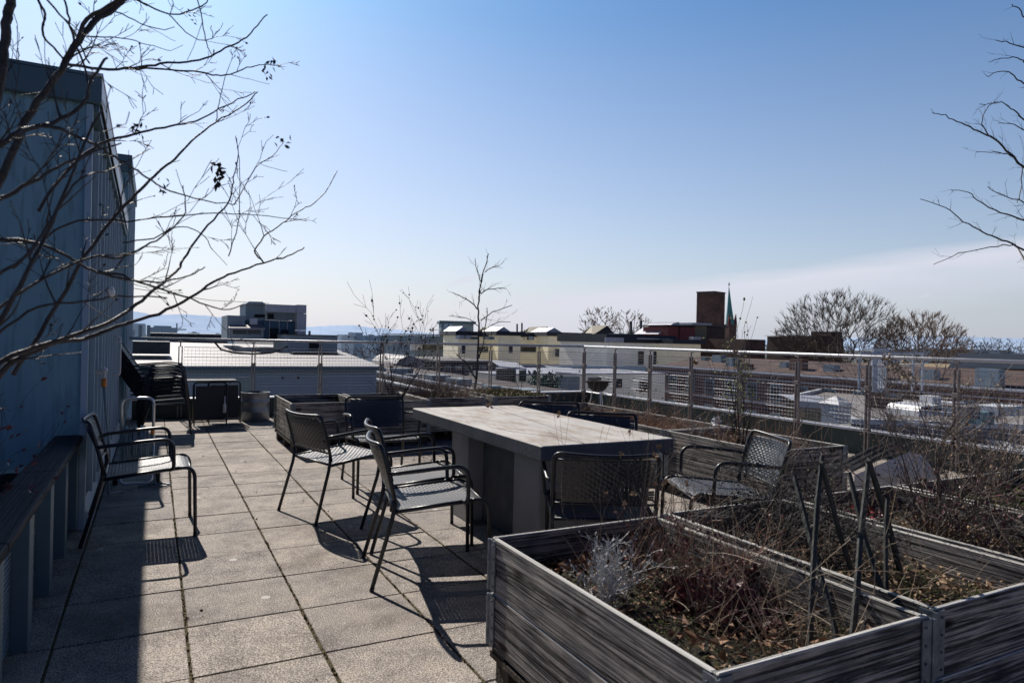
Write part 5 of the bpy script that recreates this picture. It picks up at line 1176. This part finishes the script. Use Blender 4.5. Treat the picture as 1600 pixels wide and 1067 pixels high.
for xl, xr, yt, yb in ((776, 806, 576, 598), (812, 822, 579, 596), (833, 840, 581, 599), (856, 864, 584, 600), (960, 972, 592, 606), (1000, 1014, 594, 612), (920, 940, 590, 606)):
    window(h, xl, xr, yt, yb, YL-.02)
b = MB(); blk2(b, 872, 906, 588, 612, YL-.5, .3); obj('shutter', b, 'greyblock', h)
for xl, xr, yt in ((850, 893, 571), (764, 806, 562)):
    b = MB(); p, q = at(xl, yt, YL-.1), at(xr, yt+4, YL-.1); p2, q2 = p+Vector((.1, -1.3, -.35)), q+Vector((.1, -1.3, -.35)); b.quad(p2, q2, q, p); b.quad(p2-Vector((0, 0, .1)), q2-Vector((0, 0, .1)), q2, p2); obj('awning', b, 'white_metal', h)
rr = random.Random(6); t = thing('potted_greenery', 'green potted bushes on the terrace below the town houses', 'plants', (0, 37, -3)); b = MB()
for k in range(500):
    c = at(rr.choice([838, 852, 862]), 601, 38.5); b.leaf(c+Vector((rr.gauss(0, .35), rr.gauss(0, .3), rr.gauss(0, .35))), Vector((rr.gauss(0, 1), rr.gauss(0, 1), rr.gauss(0, 1))), .25, rr, .7)
obj('leaves', b, noisy('bluish_green_leaf', (.02, .07, .045), (.05, .14, .08), 4, .7, bump=0), t)
h = thing('dark_terrace_house', 'dark brown-fronted lower house left of the white awnings', 'house', (0, 44, GZ))
b = MB(); blk(b, 686, 775, 566, 44, 8, GZ); obj('wall', b, 'brick2', h)
b = MB(); blk2(b, 684, 777, 563, 566, 43.8, 8.4); obj('roof', b, 'gravel', h)
for x in (695, 712, 728, 750): window(h, x, x+9, 572, 584, 44)

# brick block, tower, spire
h = thing('brick_block', 'dark brick block with a square brick chimney tower, tallest shape on the skyline', 'building', (0, 56, GZ))
b = MB(); p, q = blk(b, 1104, 1160, 510, 56, 6, GZ, R(24)); obj('wall', b, 'brick2', h)
b = MB(); p, q = at(1104, 509, 56), at(1162, 509, 56); b.box((p.x-.2, 55.8, p.z-.05), (q.x+.2, 62.2, p.z+.12), R(24), (p.x, 56)); obj('roof', b, 'roofblue', h)
b = MB(); p, q = at(1100, 456, 58), at(1138, 456, 58); cx = (p.x+q.x)/2; s_ = (q.x-p.x)*.50; b.box((cx-s_*.66, 58-s_*.1, p.z-14), (cx+s_*.66, 58+s_*1.1, p.z), R(17), (cx, 58+s_*.7)); obj('chimney_tower', b, 'brick', h)
b = MB(); b.box((cx-s_*.66-.06, 58-s_*.1-.06, p.z+.001), (cx+s_*.66+.06, 58+s_*1.1+.06, p.z+.12), R(17), (cx, 58+s_*.7)); obj('tower_cap', b, 'roofblue', h)
b = MB(); blk2(b, 1085, 1104, 508, 545, 54.5, 3); obj('side_wing', b, 'ochre', h)
b = MB(); blk2(b, 1082, 1112, 504, 508, 54, 3); obj('vent_slab', b, 'duct', h)
h = thing('red_roof_shed', 'dull red metal shed with glazed roof end left of the brick tower', 'shed', (0, 54, 0))
b = MB(); blk2(b, 1044, 1086, 510, 532, 54, 4); obj('wall', b, 'redbox', h)
b = MB(); blk2(b, 1062, 1062.8, 510, 531, 53.9, .06); obj('seam', b, 'tile', h)
b = MB(); blk2(b, 1042, 1088, 507.5, 510, 53.8, 4.4); obj('roof', b, 'roofblue', h)
b = MB(); p, q = at(1030, 521, 55), at(1060, 504, 55); b.prism([at(1028, 522, 55), at(1052, 505, 55), at(1061, 503, 55), at(1062, 508, 55), at(1044, 522, 55)], (0, 4, 0)); obj('glazed_end', b, 'duct', h)
b = MB(); blk2(b, 1083, 1096, 526, 533, 52, .6); tag(obj('roof_box', b, 'duct'), 'small grey box on the roof edge beside the red shed', 'box')
for k, (xl, xr, yt) in enumerate(((1006, 1040, 519), (968, 1000, 521), (898, 925, 520), (1020, 1034, 517))):
    b = MB(); blk2(b, xl, xr, yt, 530, 58+k, 2); tag(obj('roof_clutter', b, 'clad_dark' if k % 2 else 'roofblue'), ['low dark roof unit left of the red shed', 'low dark roof unit between the two chimney pipes', 'dark louvred roof unit above the striped awning', 'small raised roof unit beside the glazed shed end'][k], 'roof unit')
h = thing('church_spire', 'slender green copper church spire behind the brick tower', 'spire', (0, 150, 0))
c = at(1140.5, 507, 150); tp = at(1139, 447, 150); r_ = 6.5*c.length/F; n = 8
b = MB(); mid = at(1139.6, 470, 150)
b.tube([c, c.lerp(tp, .45)+Vector((0, 0, 0)), tp], [r_, r_*.52, .05], 8); obj('spire_roof', b, 'copper', h)
b = MB(); b.tube([tp, tp+Vector((0, 0, 1.2))], .08, 5); b.blob(tp+Vector((0, 0, .5)), .3, rr); obj('finial', b, 'copper', h)
b = MB(); b.box((c.x-r_*1.1, c.y-r_, GZ), (c.x+r_*1.1, c.y+r_*1.2, c.z-.01)); obj('tower', b, 'brick', h)
for dx in (-1, 1):
    b = MB(); q = c+Vector((dx*r_*.95, -r_*.7, 0)); b.tube([q-Vector((0, 0, .5)), q+Vector((0, 0, 1.2)), q+Vector((0, 0, 3.2))], [.5, .45, .04], 6); obj('pinnacle', b, 'redbox', h)

# long brick building to the right
h = thing('brick_terrace', 'long dark brick building with rows of shaded windows behind the right-hand railing', 'building', (36, 30, GZ))
b = MB(); b.box((36, 8, GZ), (46, 44, -.62)); obj('wall', b, 'brick', h)
b = MB(); b.box((35.85, 7.8, -.615), (46.2, 44.2, -.52)); obj('coping', b, 'duct', h)
b = MB(); b.prism([(37.2, 8, -.51), (41, 8, .25), (45, 8, -.51)], (0, 36, 0)); obj('roof', b, 'brick2', h)
b = MB(); b.box((35.93, 8, -2.56), (35.999, 44, -2.48)); b.box((35.93, 8, -4.6), (35.999, 44, -4.52)); b.box((35.93, 8, -1.02), (35.999, 44, -.96)); obj('string_course', b, 'duct', h)
for k in range(17):
    for zz in (-2.3, -4.2):
        b = MB(); b.box((35.93, 9+k*2, zz), (35.998, 9.9+k*2, zz+1.05)); f = obj('window', b, 'greyblock', h); b = MB(); b.box((35.91, 9.08+k*2, zz+.08), (35.929, 9.82+k*2, zz+.97)); obj('pane', b, 'darkwin', f)
h = thing('dark_gabled_house', 'dark brick house with stepped roof hidden behind the big bare tree', 'house', (0, 60, GZ))
b = MB(); blk(b, 1259, 1318, 526, 58, 6, GZ); blk(b, 1298, 1316, 518, 59, 3, GZ); obj('wall', b, 'brick2', h)
h2 = thing('low_brick_house', 'low dark brick house just right of the brick block, under the sapling tips', 'house', (0, 47, GZ)); b = MB(); blk(b, 1166, 1196, 530, 47, 8, GZ); obj('wall', b, 'brick2', h2)
b = MB(); blk2(b, 1258, 1319, 524.5, 526, 57.8, 6.4); obj('roof', b, 'roofblue', h)
h = thing('slate_house', 'low slate-roofed house far right under the wood', 'house', (0, 30, GZ))
b = MB(); blk(b, 1490, 1640, 575, 26, 8, GZ); obj('wall', b, 'ochre', h)
b = MB(); p, q = at(1480, 575, 25.5), at(1650, 577, 25.5); p2, q2 = at(1500, 552, 29), at(1640, 554, 29); b.quad(p, q, q2, p2); obj('roof', b, 'roofblue', h)
for x in (1535, 1560, 1585): window(h, x, x+9, 580, 592, 25.9)

# flat roofs right
ZC = -1.45
def flat(name, label, pts, z, m='gravel', cop=.18):
    h = thing(name, label, 'building', (pts[0][0], pts[0][1], GZ)); P = [Vector((x, y, GZ)) for x, y in pts]
    b = MB(); b.prism(P, (0, 0, z-GZ)); obj('roof', b, m, h)
    b = MB()
    for i in range(len(P)):
        a, c = P[i], P[(i+1) % len(P)]; d = (c-a).normalized(); nn = Vector((-d.y, d.x, 0))*.22; a = a+d*.001; c = c-d*.23
        b.prism([a+Vector((0, 0, z-GZ+.001)), c+Vector((0, 0, z-GZ+.001)), c+nn+Vector((0, 0, z-GZ+.001)), a+nn+Vector((0, 0, z-GZ+.001))], (0, 0, cop))
    obj('coping', b, 'white_metal', h); return h
def gz(x, y, z): p = atz(x, y, z); return (p.x, p.y)
flat('flat_roof_building', 'flat grey roof with broad white edges and a small vent hut beyond the right-hand railing', [gz(1236, 622, ZC), gz(1330, 662, ZC), gz(1640, 672, ZC), gz(1640, 622, ZC), gz(1440, 609, ZC), gz(1300, 607, ZC)], ZC)
flat('flat_roof_building', 'nearer white sheet roof with rooflights at the right edge', [gz(1445, 672, -2.0), gz(1660, 720, -2.0), gz(1660, 655, -2.0), gz(1480, 640, -2.0)], -2.0, 'whiteroof')
h = thing('timber_screen', 'ochre timber boarded screen with white top on the flat roof', 'screen', (0, 0, ZC))
a, c = atz(1240, 657, ZC-1), atz(1298, 664, ZC-1); a2 = atz(1240, 624, -.75)
Ya = atx(1240, 640, 14); 
p, q = at(1240, 626, 13), at(1296, 630, 12.2); b = MB(); b.quad(p-Vector((0, 0, 1.0)), q-Vector((0, 0, 1.0)), q, p); b.quad(p+Vector((.3, .5, 0)), q+Vector((.3, .5, 0)), q+Vector((.3, .5, -1)), p+Vector((.3, .5, -1))); b.quad(p, q, q+Vector((.3, .5, 0)), p+Vector((.3, .5, 0))); obj('boards', b, 'ochre', h)
b = MB(); b.quad(p+Vector((-.05, -.05, .01)), q+Vector((.0, -.05, .01)), q+Vector((.9, 1.0, .10)), p+Vector((.5, 1.0, .10))); b.quad(p+Vector((-.05, -.051, -.16)), q+Vector((0, -.051, -.16)), q+Vector((0, -.05, .01)), p+Vector((-.05, -.05, .01))); obj('white_capping', b, 'duct', h)
h = thing('vent_hut', 'small white vent housing with a pyramid cap on the flat roof', 'vent', (0, 12, -2)); Yv = 11.2
b = MB(); p, q = at(1310, 632, Yv), at(1330, 632, Yv); b.box((p.x, Yv, at(1320, 662, Yv).z), (q.x, Yv+(q.x-p.x), p.z)); obj('housing', b, 'duct', h)
b = MB(); s_ = q.x-p.x; cc = Vector((p.x+s_/2, Yv+s_/2, p.z+s_*.42)); k_ = .06
C4 = [Vector((p.x-k_, Yv-k_, p.z)), Vector((q.x+k_, Yv-k_, p.z)), Vector((q.x+k_, Yv+s_+k_, p.z)), Vector((p.x-k_, Yv+s_+k_, p.z))]
for i in range(4): b.poly([C4[i], C4[(i+1) % 4], cc])
obj('pyramid_cap', b, 'white_metal', h)
h = thing('roof_access_frame', 'white slatted access frame with handrails on the flat roof', 'frame', (0, 20, -1)); Yv = 16
p, q = at(1365, 549, Yv), at(1388, 549, Yv); zb = at(1376, 612, Yv).z; s_ = q.x-p.x
b = MB(); b.box((p.x, Yv, zb), (p.x+s_*.28, Yv+.1, p.z)); 
for k in range(4): x_ = p.x+s_*(.42+k*.16); b.box((x_, Yv, zb), (x_+s_*.06, Yv+.06, p.z))
b.box((p.x-.05, Yv-.05, p.z+.001), (q.x+.05, Yv+.4, p.z+.1)); b.box((p.x-.05, Yv-.05, zb), (q.x+.05, Yv+.4, zb+.12)); obj('slatted_box', b, 'white_metal', h)
b = MB()
for x in (1343, 1427, 1442): a = at(x, 552 if x > 1400 else 556, Yv); b.tube([a, Vector((a.x, a.y, zb))], .05, 6)
a, c = at(1343, 553, Yv), at(1443, 552, Yv); b.tube([a, c], .05, 6); b.tube([a-Vector((0, 0, .45)), c-Vector((0, 0, .45))], .035, 6); obj('handrail', b, 'white_metal', h)
h = thing('roof_vent_cowl', 'low white rounded vent cowl with dark slots at the far right', 'vent', (0, 10, -2)); Yv = 9.3
b = MB(); p, q = at(1436, 634, Yv), at(1502, 646, Yv); zt = p.z; zb = at(1460, 650, Yv).z
b.prism([Vector((p.x, Yv, zb)), Vector((q.x, Yv, zb)), Vector((q.x, Yv, zb+.10)), Vector((p.x+(q.x-p.x)*.5, Yv, zt)), Vector((p.x+.1, Yv, zt-.02)), Vector((p.x, Yv, zt-.12))], (.2, .9, 0)); obj('cowl', b, 'white_metal', h)
b = MB()
for x in (1442, 1459): blk2(b, x, x+12, 637 if x < 1450 else 639, 640 if x < 1450 else 642, Yv-.03, .02)
obj('slot', b, 'rubber', h)
b = MB(); blk2(b, 1457, 1471, 619, 634, Yv+.3, .3); tag(obj('roof_pod', b, 'white_metal'), 'white boxy pod above the slotted vent cowl', 'vent')
for i, (x, y, w_, hh, m) in enumerate(((1510, 640, 22, 14, 'gravel'), (1540, 648, 14, 16, 'clad'), (1560, 640, 40, 10, 'white_metal'), (1482, 634, 28, 8, 'white_metal'), (1395, 628, 16, 12, 'brick2'))):
    b = MB(); blk2(b, x, x+w_, y-4, y+hh, 9.8+i*.4, .8); tag(obj('rooflight', b, m), ['grey low roof box right of the vent cowl', 'blue-grey upright roof box at the far right', 'long white rooflight at the far right edge', 'short white rooflight behind the vent cowl', 'dark brick stub on the flat roof behind the railing'][i], 'roof box')

# far trees ---------------------------------------------------------
def fartree(label, x, ytop, half, depthY, seed, m, n=260, r=.35, minr=.018, group='bare trees on the skyline', asp=.8, lean=0):
    """bare tree grown towards points scattered through a domed crown"""
    rng = random.Random(seed); topp = at(x, ytop, depthY); sc_ = topp.length/F; wd = half*sc_; hc = wd*asp*1.5
    t = thing('bare_tree', label, 'tree', (topp.x, topp.y, GZ), 0, group)
    root = Vector((topp.x, topp.y, topp.z-hc*1.18)); C_ = Vector((topp.x, topp.y, topp.z-hc*.62))
    b = MB(); b.tube([(topp.x, topp.y, GZ), (topp.x+.1, topp.y, (GZ+root.z)/2), root], [r*1.2, r, r*.85], 7); obj('trunk', b, m, t)
    P = [root]; par = [-1]; ends = []
    for k in range(n):
        while True:
            v = Vector((rng.uniform(-1, 1), rng.uniform(-1, 1), rng.uniform(-1, 1)))
            if v.length < 1 and (v.length > .45 or rng.random() < .35): break
        if rng.random() < .12: v *= rng.uniform(1.0, 1.15)
        ends.append(C_+Vector((v.x*wd, v.y*wd, v.z*hc*.62)))
    ends.sort(key=lambda q: (q-root).length*rng.uniform(.85, 1.15))
    for q in ends:
        best = None; bd = 1e9; dq = (q-root).length
        for i, p in enumerate(P):
            v_ = q-p; d = v_.length; pr = p-root
            d *= 1+1.1*(1-v_.dot(pr)/(d*pr.length+1e-9)) if i else 1.6
            if (p-root).length > dq*.97: d += wd*.5
            if d < bd: bd = d; best = i
        p = P[best]; g = P[par[best]] if par[best] >= 0 else p-Vector((0, 0, 1))
        dr = (p-g).normalized(); k = max(2, int(bd/(wd*.09))); last = best
        bd = (q-p).length; c1 = p+dr*bd*.22+Vector((0, 0, bd*.05))
        for s_ in range(1, k+1):
            u = s_/k; w_ = p*(1-u)**2+c1*2*u*(1-u)+q*u*u; w_ = w_+Vector((rng.gauss(0, 1), rng.gauss(0, 1), rng.gauss(0, 1)))*wd*.006
            P.append(w_); par.append(last); last = len(P)-1
    cnt = [0]*len(P); ch = [[] for _ in P]
    for i in range(1, len(P)): ch[par[i]].append(i)
    for i in range(len(P)-1, -1, -1):
        cnt[i] = sum(cnt[c] for c in ch[i]) or 1
    rad = [max(minr, minr*c**.41) for c in cnt]; b = MB()
    for i in range(len(P)):
        starts = ch[i] if i == 0 else ch[i][1:]
        for s_ in starts:
            path = [P[i]]; rr_ = [rad[s_]]; c = s_
            while True:
                path.append(P[c]); rr_.append(rad[c])
                if not ch[c]: break
                c = ch[c][0]
            b.tube(path, rr_, 4 if rr_[0] > .05 else 3, False)
            # fine end twigs
            d0 = (path[-1]-path[-2]).normalized()
            for _ in range(12):
                i2 = rng.randint(max(0, len(path)-4), len(path)-1); dd = (d0*.6+(path[i2]-root).normalized()*.9+Vector((rng.gauss(0, .4), rng.gauss(0, .4), rng.gauss(.2, .3)))).normalized()
                l_ = wd*rng.uniform(.05, .13); mid = path[i2]+dd*l_*.5+Vector((0, 0, l_*.05)); b.tube([path[i2], mid, path[i2]+dd*l_], [minr*.9, minr*.75, minr*.5], 3, False)
    obj('crown', b, m, t)
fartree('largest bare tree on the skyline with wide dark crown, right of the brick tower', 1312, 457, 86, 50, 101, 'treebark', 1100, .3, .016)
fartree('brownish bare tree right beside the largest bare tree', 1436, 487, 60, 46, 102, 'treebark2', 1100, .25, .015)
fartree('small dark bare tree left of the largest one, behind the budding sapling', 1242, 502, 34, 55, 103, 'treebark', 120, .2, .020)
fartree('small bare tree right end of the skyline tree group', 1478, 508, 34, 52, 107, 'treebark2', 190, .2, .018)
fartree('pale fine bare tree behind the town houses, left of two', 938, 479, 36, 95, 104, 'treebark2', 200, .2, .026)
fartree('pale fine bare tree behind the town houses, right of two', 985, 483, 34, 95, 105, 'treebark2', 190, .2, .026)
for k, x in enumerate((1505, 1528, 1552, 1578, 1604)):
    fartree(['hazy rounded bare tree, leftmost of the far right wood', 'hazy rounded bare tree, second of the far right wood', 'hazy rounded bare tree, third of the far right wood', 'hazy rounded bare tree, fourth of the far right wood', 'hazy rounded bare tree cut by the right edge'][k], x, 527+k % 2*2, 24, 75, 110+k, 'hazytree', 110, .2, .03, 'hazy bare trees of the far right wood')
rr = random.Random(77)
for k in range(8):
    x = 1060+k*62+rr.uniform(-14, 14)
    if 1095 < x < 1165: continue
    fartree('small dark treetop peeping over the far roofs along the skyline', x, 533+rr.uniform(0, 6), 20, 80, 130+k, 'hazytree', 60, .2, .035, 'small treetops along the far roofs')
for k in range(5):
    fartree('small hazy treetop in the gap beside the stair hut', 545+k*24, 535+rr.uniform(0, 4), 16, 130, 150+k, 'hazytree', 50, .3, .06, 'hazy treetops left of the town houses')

rr = random.Random(91)
for k in range(30):
    x = rr.uniform(640, 1090); y = 527+(x-640)*.012; Y = rr.uniform(60, 66); w_ = rr.uniform(2, 9); hh = rr.uniform(2, 5)
    b = MB()
    if k % 3 == 0:
        a = at(x, y-rr.uniform(8, 16), Y); b.tube([a, Vector((a.x, a.y, at(x, y+2, Y).z))], .035, 4); b.tube([a+Vector((-.5, 0, -.2)), a+Vector((.5, 0, -.2))], .025, 3)
        o = obj('roof_aerial', b, 'rubber'); tag(o, 'thin aerial mast standing on the town house roofs', 'aerial', 'aerials on the town house roofs')
    else:
        blk2(b, x, x+w_, y-hh, y+2, Y, rr.uniform(.4, 1.5)); o = obj('roof_vent', b, rr.choice(['clad_dark', 'duct', 'greyblock', 'roofblue']))
        tag(o, 'small box-shaped vent on the town house roofs', 'vent', 'vents on the town house roofs')
for k in range(16):
    b = MB(); y_ = 10+k*2.1+rr.uniform(-.5, .5); x_ = 36.6+rr.uniform(0, 3); b.box((x_, y_, -.5), (x_+.6, y_+rr.uniform(.4, 1.2), -.5+rr.uniform(.4, 1.0))); o = obj('chimney_stack', b, rr.choice(['brick', 'greyblock', 'clad_dark']))
    tag(o, 'short chimney or vent stack on the long brick building', 'chimney', 'stacks on the long brick building')
b = MB(); a, c = at(180, 446, 40), at(420, 474, 60); mid_ = a.lerp(c, .5)-Vector((0, 0, .25)); b.tube([a, mid_, c], .02, 3)
tag(obj('overhead_wire', b, 'rubber'), 'single thin wire sloping across the sky above the left hills', 'wire')
